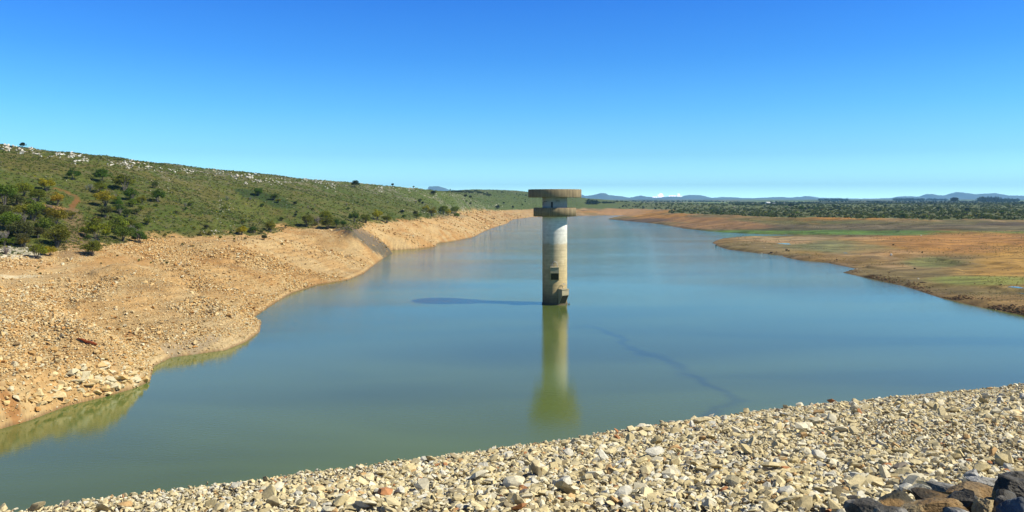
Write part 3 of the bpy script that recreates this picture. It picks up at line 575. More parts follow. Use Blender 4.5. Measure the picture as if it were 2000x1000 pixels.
slate_obj(1925, 940, 9.0, 76, 22, 60, 14, PG, SL, .6, "pale blue-grey rock on the rim left of the peaked boulder", .1, -.05)
slate_obj(1800, 955, 8.6, 56, 20, 50, 15, PG, (.35, .34, .28), .5, "light grey slab where dark rocks meet pale stones", .3, .2)
slate_obj(1898, 930, 9.2, 34, 26, 30, 16, PG, BK, .6, "little pointed grey rock on the rim", .1, .3)
slate_obj(1740, 1010, 6.4, 90, 50, 70, 17, SL, BK, .5, "slate-grey rock half below the bottom edge", 0, .1)
slate_obj(1645, 1012, 6.8, 50, 34, 50, 18, PG, SL, .5, "small grey-white rock left of the black and slate boulder", 0, .1)
slate_obj(1985, 935, 8.6, 60, 34, 60, 19, SL, BK, .5, "dark rock just behind the peaked boulder", 0, .2)

# --- weeds among the dam stones
def leaf_cards(P, size, seed, up=.3):
    """n random triangles at points P"""
    r = np.random.default_rng(seed); n = len(P); a = r.normal(size=(n, 3)); a /= np.linalg.norm(a, axis=1, keepdims=True); b_ = r.normal(size=(n, 3)); b_[:, 2] += up; b_ /= np.linalg.norm(b_, axis=1, keepdims=True)
    s = size * r.uniform(.6, 1.4, (n, 1)); V = np.stack([P - a * s * .5, P + a * s * .5, P + b_ * s], 1).reshape(-1, 3); return V, np.arange(n * 3).reshape(-1, 3)
def weed(px, py, Y, w, label, cnt=40):
    m = Y / F; x = (px - 1000) * m; z = float(dam_z(x, Y)); r = np.random.default_rng(int(px)); parts = []
    o = empty("weed", (x, Y, z + .02), label, "weed")
    st = []; lv = []
    for i in range(cnt):
        a = r.uniform(0, 6.28); l = r.uniform(.3, 1) * w * m * .5; tip = Vector((math.cos(a) * l, math.sin(a) * l, l * r.uniform(.5, 1.4) + .05)); st.append(tube([(0, 0, 0), tuple(tip * .5 + Vector((0, 0, .03))), tuple(tip)], [.004, .003, .002], 4))
        k = r.integers(6, 14); tt = r.uniform(.2, 1, (k, 1)); lv.append(np.array(tip)[None] * tt + r.normal(0, .02, (k, 3)))
    v, f = join(st); link("stems", np_mesh("stems", v, f, np.full((len(v), 3), 1.0) * np.array([.10, .14, .05]), M_leaf), o)
    V, T = leaf_cards(np.concatenate(lv), .03, int(px)); link("leaves", np_mesh("leaves", V, T, np.repeat(r.uniform(.7, 1.3, (len(T), 1)), 3, 0) * np.array([.09, .15, .045]), M_leaf), o)
weed(1716, 935, 12.9, 75, "straggly green weed growing among the pale stones above the dark rocks"); weed(1706, 912, 13.8, 55, "small green sprig just above the straggly weed", 20); weed(1345, 995, 15.5, 60, "low green sprig at the bottom edge of the dam stones", 18); weed(1992, 902, 11.5, 40, "tuft of green weed at the right edge of the dam stones", 18)

# ------------------------------------------------------------------ stones of the left bank
bk = [hull_rock(300 + i, 10 + i % 5, .5 + .25 * ((i * 7) % 5) / 5, 1.1 + .5 * ((i * 3) % 4) / 4) for i in range(14)]
n = 250000
qq = rng.uniform(-.66, .05, n); yy = np.exp(rng.uniform(np.log(105), np.log(1500), n)); yy[:150000] = rng.uniform(105, 310, 150000); qq[:150000] = rng.uniform(-.66, -.13, 150000); xx = qq * yy
iv = field("iv", xx, yy); iw = field("iw", xx, yy); dsf = field("ds", xx, yy); z_ = zat(xx, yy)
dens = .35 + .65 * sst(.42, .6, fbm(xx, yy, 14, 3, 90)); dens *= .5 + .5 * sst(.4, 1.6, z_)
PXs = 1000 + xx / yy * F; PYs = HZ + (CH - z_) / yy * F; dens = dens * (1 - .85 * (1 - sst(4, 10, np.abs(PYs - np.interp(PXs, [0, 100, 240, 420], [535, 532, 512, 520])) * .55)) * (PXs < 300)); dens = dens * (1 + .9 * np.exp(-((PXs - 220) / 190) ** 2 - ((PYs - 590) / 55) ** 2)); dens = np.maximum(dens, .55 * sst(230, 330, yy)); k_ = iv & ~iw & (z_ > .1) & (rng.random(n) < dens) & (xx < 60)
xx, yy, z_ = xx[k_], yy[k_], z_[k_]; n = len(xx)
big_ = sst(.45, .65, fbm(xx, yy, 20, 3, 91)); sz = (.2 + .0011 * np.minimum(yy, 230) + .0021 * np.clip(yy - 230, 0, 900)) * (.5 + 1.6 * rng.beta(1.1, 5.0, n)) * (.65 + .6 * big_) + np.where(rng.random(n) < .02, rng.uniform(.2, .8, n), 0)
loc = np.stack([xx, yy, z_ + sz * rng.uniform(.05, .4, n)], -1); rot = rotmats(n, .4)
pal = np.array([(.60, .37, .14), (.66, .46, .21), (.72, .56, .30), (.50, .27, .09), (.68, .60, .40), (.32, .22, .11)]); nm = ["orange-tan", "sandy", "cream", "rusty", "pale grey", "brown"]
near_ = 1 - sst(150, 330, yy); pr = np.stack([.34 - .16 * near_, .26 + 0 * near_, .16 + .14 * near_, .14 - .06 * near_, .04 + .1 * near_, .06 + 0 * near_], -1); cum = np.cumsum(pr / pr.sum(1, keepdims=True), 1); pc = (rng.random((n, 1)) > cum).sum(1).clip(0, 5)
colr = pal[pc] * rng.uniform(.85, 1.1, (n, 1)); vi = rng.integers(0, len(bk), n)
# the outcrop of big blocks by the water, lower left
OC = [(150, 742, 34), (165, 735, 30), (182, 728, 24), (196, 716, 26), (205, 710, 20), (176, 716, 22), (140, 730, 32), (215, 745, 28), (236, 741, 34), (256, 733, 26), (268, 740, 24), (284, 742, 26), (228, 757, 30), (205, 762, 26), (190, 770, 22), (113, 774, 30), (108, 764, 24), (92, 782, 24), (75, 772, 28), (122, 752, 26), (60, 780, 22), (172, 752, 30), (160, 764, 22), (186, 748, 20), (30, 714, 22), (95, 702, 24), (246, 722, 20), (276, 724, 16), (48, 690, 16), (20, 762, 18), (84, 790, 18), (130, 785, 16), (215, 728, 16), (150, 720, 20)]
ol = []; osz = []
for (a, b_, w) in OC:
    p = at(a, b_); s_ = w / F * p[1] * .95; ol.append((p[0], p[1], p[2] + s_ * .08)); osz.append(s_)
for _ in range(150):
    u_ = rng.random(); cx_, cy_ = (rng.normal(175, 32), rng.normal(742, 17)) if u_ < .6 else (rng.normal(255, 22), rng.normal(742, 9)) if u_ < .8 else (rng.normal(85, 28), rng.normal(775, 11)); p = at(cx_, cy_)
    if p[2] > .15 and not field("iw", p[0], p[1]): s_ = rng.uniform(8, 19) / F * p[1]; OC.append((cx_, cy_, 0)); ol.append((p[0], p[1], p[2] + s_ * .1)); osz.append(s_)
no = len(OC); loc = np.concatenate([loc, np.array(ol)]); sz = np.concatenate([sz, osz]); rot = np.concatenate([rot, rotmats(no, .35)]); oc_pc = rng.choice([1, 2, 4], no); pc = np.concatenate([pc, oc_pc]); colr = np.concatenate([colr, pal[oc_pc] * rng.uniform(.9, 1.1, (no, 1))]); vi = np.concatenate([vi, rng.integers(0, len(bk), no)])
ind, rest = scatter_split(300, loc, sz)
tag(link("bank_rubble", merged("bank_rubble", bk, loc[rest], sz[rest], rot[rest], colr[rest], M_bankrock, vi[rest])), "endless small orange-tan rubble strewn over the bare bank", "rubble", None, "stuff")
bkme = [np_mesh("bank_rock", V, T, None, M_bankrock) for V, T in bk]; px_, py_ = frame_px(loc)
for i in ind:
    if i >= n: g = "in the block outcrop by the water at lower left"
    elif py_[i] > 640: g = "on the nearest part of the bare bank"
    elif px_[i] < 350: g = "on the upper bare bank below the bushes"
    else: g = "on the far side of the bare bank"
    if abs(px_[i] - 170) < 60 and abs(py_[i] - 671) < 35: g = "around the driftwood log"
    elif i < n and py_[i] > 770 and px_[i] < 130: g = "at the bottom left foot of the bank"
    elif i < n and px_[i] < 110 and py_[i] > 640: g = "near the left edge above the block outcrop"
    elif i < n and px_[i] > 250 and py_[i] > 640: g = "on the spur above the olive reflection"
    if i >= n: g = "at the waterline tip of the block outcrop" if px_[i] > 235 else "at the top of the block outcrop below the driftwood log" if py_[i] < 735 and px_[i] > 125 else "at the left end of the block outcrop" if px_[i] < 115 else "in the middle of the block outcrop, upper half" if py_[i] < 750 else "in the middle of the block outcrop, next to the water"
    sh_ = "broad" if sz[i] > 1.1 else "middling" if sz[i] > .8 else "small"
    place("bank_rock", bkme[vi[i]], loc[i], sz[i], rot[i], colr[i], f"{sh_} {nm[pc[i]]} angular rock {g}", "rock", f"{nm[pc[i]]} rocks {g}")
print("bank rocks", n)

# ------------------------------------------------------------------ white boulders of the hill
hb = [hull_rock(500 + i, 11 + i % 4, .7, 1.4) for i in range(8)]
L = []
for cx, cy, sx, sy, c, s0 in [(15, 288, 18, 5, 40, 6), (42, 296, 10, 3, 12, 7), (60, 292, 12, 3, 16, 5), (74, 303, 5, 3, 6, 5), (110, 303, 20, 4, 20, 4), (140, 304, 18, 4, 40, 5.5), (165, 313, 16, 4, 30, 5), (215, 320, 14, 3, 16, 4), (250, 322, 14, 5, 40, 5), (290, 326, 16, 5, 36, 4.5), (250, 313, 20, 2, 18, 3), (340, 332, 24, 4, 30, 3.5), (375, 335, 20, 3, 26, 3.5), (425, 336, 16, 5, 30, 4), (462, 345, 14, 3, 26, 5), (490, 347, 8, 4, 18, 6), (505, 354, 14, 4, 30, 4), (540, 350, 16, 5, 24, 3), (545, 357, 18, 4, 26, 3.5), (480, 358, 5, 2, 5, 5), (600, 352, 24, 4, 40, 3), (620, 357, 20, 4, 36, 3), (650, 363, 18, 5, 36, 3), (690, 355, 26, 4, 36, 2.6), (740, 371, 26, 5, 50, 2.6), (800, 370, 30, 5, 60, 2.4), (850, 380, 30, 5, 40, 2.2), (880, 380, 20, 3, 20, 2),
        (840, 414, 26, 4, 60, 2.4), (905, 408, 30, 4, 60, 2.0), (970, 402, 30, 4, 60, 1.8), (20, 490, 26, 6, 40, 4), (330, 360, 60, 14, 60, 2), (430, 400, 40, 20, 60, 2), (430, 430, 60, 20, 50, 1.8), (420, 452, 20, 4, 24, 3), (560, 395, 60, 15, 30, 1.6), (100, 350, 60, 12, 16, 2.2), (560, 340, 30, 2, 14, 2)]:
    for _ in range(c):
        if rng.random() < 1.0: L.append((rng.normal(cx, sx * .8) if rng.random() < .6 else cx + rng.normal(0, 2.5), rng.normal(cy, sy * .7), s0 * rng.uniform(.35, 1.2)))
ol = []; osz = []
for a, b_, w in L:
    if a < -20: continue
    p = at(a, b_)
    if field("iw", p[0], p[1]) or p[1] > 3000: continue
    s_ = w / F * p[1]; ol.append((p[0], p[1], p[2] + s_ * .16)); osz.append(s_)
loc = np.array(ol); sz = np.array(osz); n = len(loc); rot = rotmats(n, .4); pal = np.array([(.66, .62, .53), (.56, .52, .43), (.72, .71, .66), (.52, .42, .30)]); pn = ["off-white", "light grey", "white", "pale brown"]; pc = rng.choice(4, n, p=[.4, .25, .25, .1]); vi = rng.integers(0, 8, n)
ind, rest = scatter_split(300, loc, sz)
tag(link("hillside_stones", merged("hillside_stones", hb, loc[rest], sz[rest], rot[rest], pal[pc[rest]], M_bankrock, vi[rest])), "small pale stones dotted through the heath of the hill", "stones", None, "stuff")
hbme = [np_mesh("hill_boulder", V, T, None, M_bankrock) for V, T in hb]; px_, py_ = frame_px(loc)
for i in ind:
    g = "on the hill crest at far left" if px_[i] < 100 and py_[i] < 320 else "in the rocky belt above the bushes" if px_[i] < 400 and py_[i] < 380 else "in the rocky belt at mid hill" if px_[i] < 640 and py_[i] < 380 else "near the hill crest towards the tower" if py_[i] < 392 else "among the low heath of the hillside"
    place("hill_boulder", hbme[vi[i]], loc[i], sz[i], rot[i], pal[pc[i]], f"{pn[pc[i]]} boulder {g}", "boulder", f"{pn[pc[i]]} boulders {g}")

# ------------------------------------------------------------------ vegetation
def crown_mesh(seed, nclump=16, per=150, leaf=.05, shape=(1, 1, .75), lift=.55, hollow=.5, name="crown"):
    """crown of unit width: leaf cards in clumps through an uneven volume"""
    r = np.random.default_rng(seed); P = []; Cc = []
    for i in range(nclump):
        a = r.uniform(0, 6.28); el = r.uniform(-.35, 1.2); rad = r.uniform(hollow, 1.0) * .36
        c = np.array([math.cos(a) * math.cos(el) * rad * shape[0], math.sin(a) * math.cos(el) * rad * shape[1], math.sin(el) * rad * shape[2] + lift]); cr = r.uniform(.09, .19)
        dd = r.normal(size=(per, 3)); dd /= np.linalg.norm(dd, axis=1, keepdims=True); P.append(c + dd * cr * r.uniform(.45, 1.05, (per, 1)) * np.array([1.15, 1.15, .8])); Cc.append(np.full(per, r.uniform(.75, 1.25)))
    P = np.concatenate(P); tone = np.concatenate(Cc) * r.uniform(.75, 1.25, len(P)); V, T = leaf_cards(P, leaf, seed); P_ = V
    return np_mesh(name, V, T, np.repeat(tone[:, None], 3, 0) * np.ones(3), M_leaf)
def branch_mesh(seed, h=.6, nb=7, name="trunk", thick=.02, spread=.3):
    r = random.Random(seed); parts = []
    for i in range(nb):
        a = r.uniform(0, 6.28); tip = Vector((math.cos(a) * spread * r.uniform(.3, 1), math.sin(a) * spread * r.uniform(.3, 1), h * r.uniform(.7, 1.05))); mid = tip * .45 + Vector((r.uniform(-.04, .04), r.uniform(-.04, .04), .05))
        parts.append(tube([(0, 0, -.05), tuple(mid), tuple(tip)], [thick, thick * .7, thick * .25], 5))
        for k in range(3):
            b2 = mid.lerp(tip, r.uniform(.1, .8)); t2 = b2 + Vector((r.uniform(-.15, .15), r.uniform(-.15, .15), r.uniform(.05, .2))); parts.append(tube([tuple(b2), tuple(t2)], [thick * .4, thick * .12], 4))
    v, f = join(parts); return np_mesh(name, v, f, None, M_bark)
CR = [crown_mesh(900 + i, 20 + i % 4 * 2, 170, .042, (1.05, 1.05, .8 + .1 * (i % 3)), .42 + .03 * (i % 3)) for i in range(7)]
CRs = [crown_mesh(950 + i, 9, 60, .09, (1.1, 1.1, .8), .38) for i in range(5)]
CRf = [crown_mesh(980 + i, 12, 110, .05, (1, 1, 1.2), .5) for i in range(3)]
CRy = [crown_mesh(990 + i, 9, 160, .03, (.7, .7, 1.6), .7) for i in range(2)]
TR_ = [branch_mesh(40 + i) for i in range(4)]
TWIG = [branch_mesh(60 + i, .8, 22, "branches", .016, .36) for i in range(4)]
TONES = dict(g=(.18, .235, .022), d=(.095, .16, .018), y=(.44, .38, .02), o=(.27, .26, .022), s=(.28, .26, .21), k=(.03, .048, .018), b=(.13, .14, .04))
def shrub(px, py, w, tone, label, group=None, hs=1.0, name="shrub", cat="shrub", far=False, pos=None):
    p = pos or at(px, py); s = w / F * p[1]; r = random.Random(int(px * 7 + py * 13 + w)); col = [c * r.uniform(.85, 1.15) for c in TONES[tone]]
    col = [c * (1.1 if far and tone not in 'k' else 1.0) for c in col]
    o = empty(name, (p[0], p[1], p[2] - (.16 if far else .05) * s), label, cat, group, r.uniform(0, 6.28)); o.scale = (s, s, s * hs)
    if tone == 's':
        b_ = link("branches", TWIG[r.randrange(4)], o); b_.color = (*col, 1); b2 = link("twigs", TWIG[r.randrange(4)], o); b2.rotation_euler = (0, 0, 2); b2.scale = (.8, .8, .7); b2.color = (*col, 1); return o
    if not far:
        tk = link("trunk", TR_[r.randrange(4)], o); tk.color = (.16, .14, .12, 1)
    c = link("crown", (CRs if far else CR)[r.randrange(5 if far else 7)], o); c.color = (*col, 1)
    return o
TN_ = dict(g="green", d="dark green", y="yellow-flowering", o="olive-green", s="bare grey", k="almost black", b="dull green")
hand = [(47, 384, 38, 'o', "large round olive-green bush left of the red path start"), (91, 374, 34, 'y', "yellow-green bush beside the top of the red path"), (143, 352, 28, 'd', "lone dark bush highest on the slope above the thicket"), (198, 356, 36, 'd', "wide dark green bush below the lone highest bush"), (196, 378, 30, 'o', "rounded olive bush right of a grey dead shrub"), (177, 372, 18, 's', "pale dead shrub standing beside the rounded olive bush"),
 (205, 404, 42, 'y', "bright yellow-topped bush in the middle of the slope"), (258, 392, 36, 'd', "tall green bush on grey stems right of the yellow-topped bush"), (242, 372, 46, 'g', "wide green bush above the one on grey stems"), (309, 395, 32, 'd', "separate dark green bush at the right of the upper thicket"), (303, 369, 16, 'b', "small dull bush above the separate dark one"), (234, 418, 18, 's', "thin grey dead shrub below the bush on grey stems"), (228, 400, 20, 'g', "narrow green shrub beside the yellow-topped bush"),
 (112, 402, 32, 'y', "yellowish bush left of the red path"), (74, 394, 34, 'g', "green bush between the round olive bush and the path"), (8, 400, 56, 'g', "big green bush cut by the left edge of the picture"), (32, 404, 36, 'b', "dull green bush beside the big bush at the left edge"), (190, 470, 52, 'o', "large olive bush above the rubble at the bank top"), (180, 500, 42, 'g', "bright green bush overhanging the bare bank"), (178, 497, 30, 'd', "dark green bush lowest at the bank edge"),
 (228, 456, 50, 'g', "wide green bush behind the large olive one"), (272, 476, 36, 'd', "dark rounded bush at the right end of the bank-edge thicket"), (240, 472, 40, 'g', "green bush left of the dark rounded bank-edge one"), (112, 484, 54, 'g', "broad green bush left of the faint track"), (128, 474, 30, 'd', "dark bush hugging the left side of the faint track"), (72, 505, 40, 'o', "low olive bush standing on the bank rubble"), (98, 500, 26, 'y', "small yellow bush right of the low olive one"), (40, 472, 56, 'b', "big dull bush in the lower left thicket"),
 (14, 452, 52, 'g', "green bush near the left edge below the big one"), (66, 432, 52, 'g', "green bush in the middle of the left thicket"), (110, 440, 46, 'o', "olive bush on the left flank of the faint track"), (92, 458, 48, 'g', "leafy green bush low in the left thicket"), (96, 416, 22, 's', "grey dead shrub in the left thicket near the path"), (70, 420, 26, 's', "grey leafless bush deep in the left thicket"), (30, 440, 34, 's', "wide grey dead bush at the left of the thicket"), (80, 452, 30, 's', "dead grey shrub among leafy bushes low in the thicket"), (44, 428, 40, 'o', "olive bush behind the grey dead one"), (8, 430, 36, 'b', "dull bush at the left edge of the thicket"), (6, 476, 34, 's', "grey bush at the left edge above the pale scree"), (140, 428, 20, 'o', "small olive bush right beside the red path end"), (205, 425, 30, 'b', "dull green bush under the yellow-topped one"), (188, 440, 24, 'b', "small dull bush below the middle of the slope"),
 (12, 498, 24, 's', "low grey twiggy shrub on the pale scree"), (472, 459, 26, 'y', "upright yellow-green bush at the bank edge, first of a pair"), (496, 456, 20, 'd', "dark bush right beside the upright yellow-green one"), (528, 453, 26, 'o', "low olive-yellow bush right of the dark one"), (516, 470, 15, 'b', "single small bush on the bare bank below the hill edge"), (600, 442, 30, 'g', "green bush at the bank edge before the gully"), (640, 448, 34, 'g', "leafy bush at the head of the gully"), (620, 440, 24, 's', "grey dead shrub between two bushes by the gully"), (636, 432, 28, 'o', "olive bush above the gully head"), (655, 446, 22, 'd', "dark bush on the lip of the gully"),
 (692, 434, 26, 'd', "dark bush right of the gully top"), (714, 436, 26, 'g', "green bush at the bank edge past the gully"), (737, 430, 26, 'y', "ochre-yellow bush at the bank edge past the gully"), (756, 436, 22, 'g', "green bush right of the ochre one"), (670, 443, 16, 'd', "small dark bush on the gully's far lip"), (694, 366, 19, 'k', "dark round bush high on the hill crest"), (767, 364, 7, 'k', "tiny dark tree on the skyline"), (785, 418, 11, 'k', "small black-green bush above the pale stones"),
 (505, 383, 22, 'd', "dark bush in the green hollow on mid hill"), (535, 392, 18, 'd', "dark bush at the lower end of the green hollow"), (444, 392, 14, 's', "small grey shrub on open heath"), (576, 401, 9, 'k', "tiny dark bush on the open mid slope"), (808, 363, 5, 'k', "tiny dark shrub on a skyline rock"), (846, 381, 12, 'k', "dark bush on the rocky skyline slope"), (866, 419, 24, 'g', "green bush at the bank top near the tower, left one"), (844, 423, 22, 'o', "olive bush above the bare bank near the tower"), (875, 421, 16, 'y', "yellowish bush above the bare bank near the tower"), (888, 419, 22, 'g', "green bush at the bank top near the tower, right one"), (892, 426, 14, 'g', "small bush slipping down the bare bank near the tower"), (832, 414, 16, 'y', "ochre bush on the pale stones near the tower"), (972, 409, 10, 'k', "black-green bush left of the tower"), (984, 399, 5, 'k', "tiny bush on the green slope left of the tower"), (1002, 408, 6, 'k', "small dark bush just left of the tower platforms"), (44, 285, 14, 'k', "dark bush on the crest boulder at far left"), (22, 290, 7, 'k', "low dark bush between crest boulders at far left")]
for a, b_, w, tn, lb in hand: shrub(a, b_, w, tn, lb, hs=1.0 if w > 10 else 1.2)
# more bushes filling the thicket and the bank edge
def fill(n, x0, x1, yf, w0, w1, tones, where):
    for _ in range(n):
        a = rng.uniform(x0, x1); b_ = yf(a) + rng.uniform(0, 1) * 0; tn = tones[rng.integers(len(tones))]; shrub(a, b_, rng.uniform(w0, w1), tn, f"{TN_[tn]} bush {where}", f"{TN_[tn]} bushes {where}")
fill(28, 0, 135, lambda a: rng.uniform(398, 490), 16, 36, "ggobbsd", "in the dense thicket at far left")
fill(26, 165, 290, lambda a: rng.uniform(352, 478), 12, 26, "gobds", "in the looser thicket right of the red path")
fill(18, 300, 880, lambda a: np.interp(a, [300, 400, 520, 560, 660, 750, 880], [466, 462, 457, 447, 443, 434, 420]) - rng.uniform(0, 5), 6, 14, "gobd", "along the top edge of the bare bank")
fill(22, 560, 1030, lambda a: np.interp(a, [560, 800, 1030], [420, 402, 396]) + rng.uniform(-14, 10), 4, 9, "dkbs", "dotted over the hill behind the bank")
fill(26, 200, 560, lambda a: rng.uniform(385, 450), 7, 13, "bsod", "dotted over the open heath")
fill(14, 60, 560, lambda a: np.interp(a, [60, 300, 560], [545, 500, 470]) + rng.uniform(-18, 25), 4, 9, "bg", "sprouting on the bare bank")
# conifer belt and skyline trees on the second hill
for i in range(46):
    a = 880 + i * 1.75 + rng.uniform(-.8, .8); b_ = np.interp(a, [880, 930, 960], [373.5, 375.0, 382]) + rng.uniform(-.4, 3.0); shrub(a, b_, rng.uniform(3.5, 5.5), 'k', "dark conifer in the long belt on the far green hill", "conifers of the belt on the far hill", 1.3, "conifer", "tree", True)
for i, (a, b_, w) in enumerate([(971, 376, 3.2), (981, 376.5, 5), (992, 377, 2.2), (1009, 379, 3.5), (1016, 380, 2.4), (1021, 380, 3), (1027, 382, 4.5), (1013, 383, 3), (1005, 386, 3), (1026, 390, 3), (1026, 394, 3)]):
    shrub(a, b_ + 1, w, 'k', ["small round tree on the far green skyline, left one", "wind-leaning tree on the far green skyline", "tiny shrub on the far skyline", "dark tree at the far skyline before the tower", "tiny tree on the far hill by the tower", "thin tree on the far skyline by the tower", "broad tree on the skyline touching the tower platform", "dark tree below the far skyline", "dark bush on the far green slope", "upper bush left of the tower neck", "lower bush left of the tower neck"][i], None, 1.4, "hill_tree", "tree", True)
# right-hand scrub plain
def far_tree(px, py, w, tn, lb, gp=None, hs=.9, name="tree"): return shrub(px, py, w, tn, lb, gp, hs, name, "tree", w < 12)
far_tree(1864, 397, 18, 'k', "big round dark tree rising over the right-hand plain"); far_tree(1996, 398, 10, 'k', "dark tree at the right edge on the plain"); far_tree(1505, 409, 7, 'k', "small dark tree on the plain below the white farmhouse")
ORD = "first second third fourth fifth sixth seventh eighth ninth tenth eleventh twelfth thirteenth fourteenth fifteenth sixteenth seventeenth eighteenth nineteenth twentieth twenty-first twenty-second twenty-third twenty-fourth twenty-fifth twenty-sixth twenty-seventh twenty-eighth twenty-ninth thirtieth".split()
FT = [(1536, 407, 10), (1545, 405.5, 12), (1554, 407, 9), (1565, 412, 13), (1572, 410, 10), (1580, 408, 8), (1594, 408, 8), (1603, 413, 7), (1622, 411, 9), (1630, 407, 12), (1637, 406, 11), (1618, 418, 7), (1390, 410, 6), (1394, 415, 8), (1400, 416, 6), (1455, 408, 5), (1710, 413, 11), (1728, 404, 9), (1772, 402, 8), (1797, 402, 9), (1820, 398, 8), (1834, 411, 12), (1848, 401, 7), (1889, 414, 12), (1957, 419, 13), (1850, 408, 6), (1742, 421, 10), (1765, 426, 14), (1980, 402, 8)]
for i, (a, b_, w) in enumerate(FT):
    far_tree(a, b_, w, 'k' if i % 3 else 'd', f"{['small', 'medium', 'broad'][0 if w < 8 else 1 if w < 11 else 2]} dark tree above the right-hand scrub, {ORD[sorted(FT).index((a, b_, w))]} of them from the left", "dark trees on the right-hand plain")
for _ in range(230):
    u = rng.random(); a = rng.uniform(1290, 2000); lo_ = np.interp(a, [1290, 1500, 2000], [414, 423, 429]); b_ = 399 + (lo_ - 399) * u ** .8; w = 2.5 + 9 * ((b_ - 399) / 30) * rng.uniform(.5, 1.3); tn = "dbgogyb"[rng.integers(7)]; tn = 'o' if tn == 'y' else tn
    shrub(a, b_, w, tn, f"low {TN_[tn]} bush in the scrub belt on the right", f"{TN_[tn]} bushes of the right-hand scrub belt", .8, "scrub_bush", "shrub", True)
# distant tree belts: one uncountable mass
P = []
for (x0, x1, py, hgt, cnt) in [(1912, 1952, 393, 6, 200), (1950, 1990, 393, 4, 110), (1745, 1805, 391.5, 3.5, 200), (1810, 1850, 391.3, 3, 60), (1600, 1655, 391.8, 3, 110), (1150, 1165, 398, 6, 60), (1165, 1200, 397, 3, 30), (1200, 1420, 394, 1.8, 220), (1420, 1600, 396, 1.8, 260), (1430, 1560, 400, 2.4, 160), (1600, 1990, 394.5, 2.0, 260), (1700, 2000, 397, 2.2, 160), (1215, 1250, 404, 2, 16)]:
    for _ in range(cnt):
        a = rng.uniform(x0, x1); p = at(a, py + rng.normal(0, .5)); P.append((*p, hgt * rng.uniform(.6, 1.2) / F * p[1]))
P = np.array(P); vi = rng.integers(0, 4, len(P))
def blobv(seed):
    r = np.random.default_rng(seed); Pp = r.normal(size=(40, 3)) * np.array([.35, .35, .25]) + np.array([0, 0, .45]); return leaf_cards(Pp, .45, seed)
bl = [blobv(i) for i in range(4)]
tag(link("distant_woodland", merged("distant_woodland", bl, P[:, :3], P[:, 3], rotmats(len(P), 0), np.array([[.03, .048, .022]]) * rng.uniform(.7, 1.3, (len(P), 1)), M_tuft, vi)), "dark belts of distant trees along the far plain", "woodland", None, "stuff")
# far scrub texture
n = 7000; a = rng.uniform(-.05, .7, n); y_ = np.exp(rng.uniform(np.log(700), np.log(3200), n)); x_ = a * y_; k_ = ~field("iv", x_, y_) & (field("wl", x_, y_) < .5); x_, y_ = x_[k_], y_[k_]; s_ = rng.uniform(.9, 2.4, len(x_)) * (1 + y_ / 2500)
cl = np.array([(.075, .10, .026), (.10, .125, .03), (.125, .14, .03), (.045, .062, .02)])[rng.integers(0, 4, len(x_))]
tag(link("plain_scrub", merged("plain_scrub", bl, np.stack([x_, y_, zat(x_, y_) - .2 * s_], -1), s_, rotmats(len(x_), 0), cl * rng.uniform(.8, 1.2, (len(x_), 1)), M_tuft, rng.integers(0, 4, len(x_)))), "grey-green scrub covering the plain", "scrub", None, "stuff")
# low heath on the hill
def tuftv(seed, nl=14):
    r = np.random.default_rng(seed); Pp = r.normal(size=(nl, 3)) * np.array([.3, .3, .12]) + np.array([0, 0, .22]); return leaf_cards(Pp, .4, seed, .8)
tf = [tuftv(20 + i) for i in range(5)]
n = 110000; a = rng.uniform(-.66, .08, n); y_ = np.exp(rng.uniform(np.log(180), np.log(2200), n)); x_ = a * y_; k_ = ~field("iv", x_, y_) & ~field("iw", x_, y_) & ((field("dr", x_, y_) < 60) | field("ih", x_, y_)); x_, y_ = x_[k_], y_[k_]; n = len(x_)
cl = np.array([(.115, .155, .024), (.085, .125, .02), (.155, .18, .03), (.16, .145, .05), (.20, .19, .13), (.36, .34, .03), (.055, .08, .018)]); cw = rng.choice(7, n, p=[.26, .20, .14, .15, .08, .05, .12]); cw = np.where((cw == 5) & (fbm(x_, y_, 25, 2, 95) < .42), 0, cw)
s_ = rng.uniform(.3, .85, n) * (1 + y_ / 1100) * .9
path_d, _ = seg_dist(x_, y_, [at(*p)[:2] for p in [(108, 368), (150, 384), (138, 412)]], False); k_ = path_d > 1.0 + rng.random(n) * 1.5
tag(link("heath", merged("heath", tf, np.stack([x_, y_, zat(x_, y_) - .05], -1)[k_], s_[k_], rotmats(n, 0)[k_], (cl[cw] * rng.uniform(.65, 1.15, (n, 1)))[k_], M_tuft, rng.integers(0, 5, n)[k_])), "low green and brown heath covering the hillside", "heath", None, "stuff")
print("heath", n)

# ------------------------------------------------------------------ small things on the banks
def lump(px, py, w, h, col, name, label, cat, seed, lift=.3, group=None):
    p = at(px, py); m = p[1] / F; V, T, k1 = boulder(seed, (w * m, w * m * .8, h * m), 7); me = np_mesh(name, V, T, np.full((len(V), 3), 1.0) * np.array(col), M_bankrock); return tag(link(name, me, None, (p[0], p[1], p[2] + h * m * lift)), label, cat, group)
lump(1537, 490, 7, 6, (.40, .28, .14), "rock", "yellowish rock standing alone on the grassy spit", "rock", 31)
lump(1541, 491, 4, 4, (.03, .025, .02), "tree_stump", "black stump touching the yellowish rock on the spit", "stump", 32)
lump(1399, 481, 5, 2.5, (.02, .018, .015), "rock", "black rock at the tip of the spit in the water", "rock", 33)
lump(1506, 494, 8, 2.5, (.03, .025, .02), "rock", "dark flat rock near the water on the spit", "rock", 34)
lump(1444, 467, 4, 2.5, (.6, .5, .32), "rock", "pale rock at the far edge of the spit", "rock", 35); lump(1477, 469, 4.5, 2.5, (.55, .42, .24), "rock", "second pale rock further along the spit's far edge", "rock", 36)
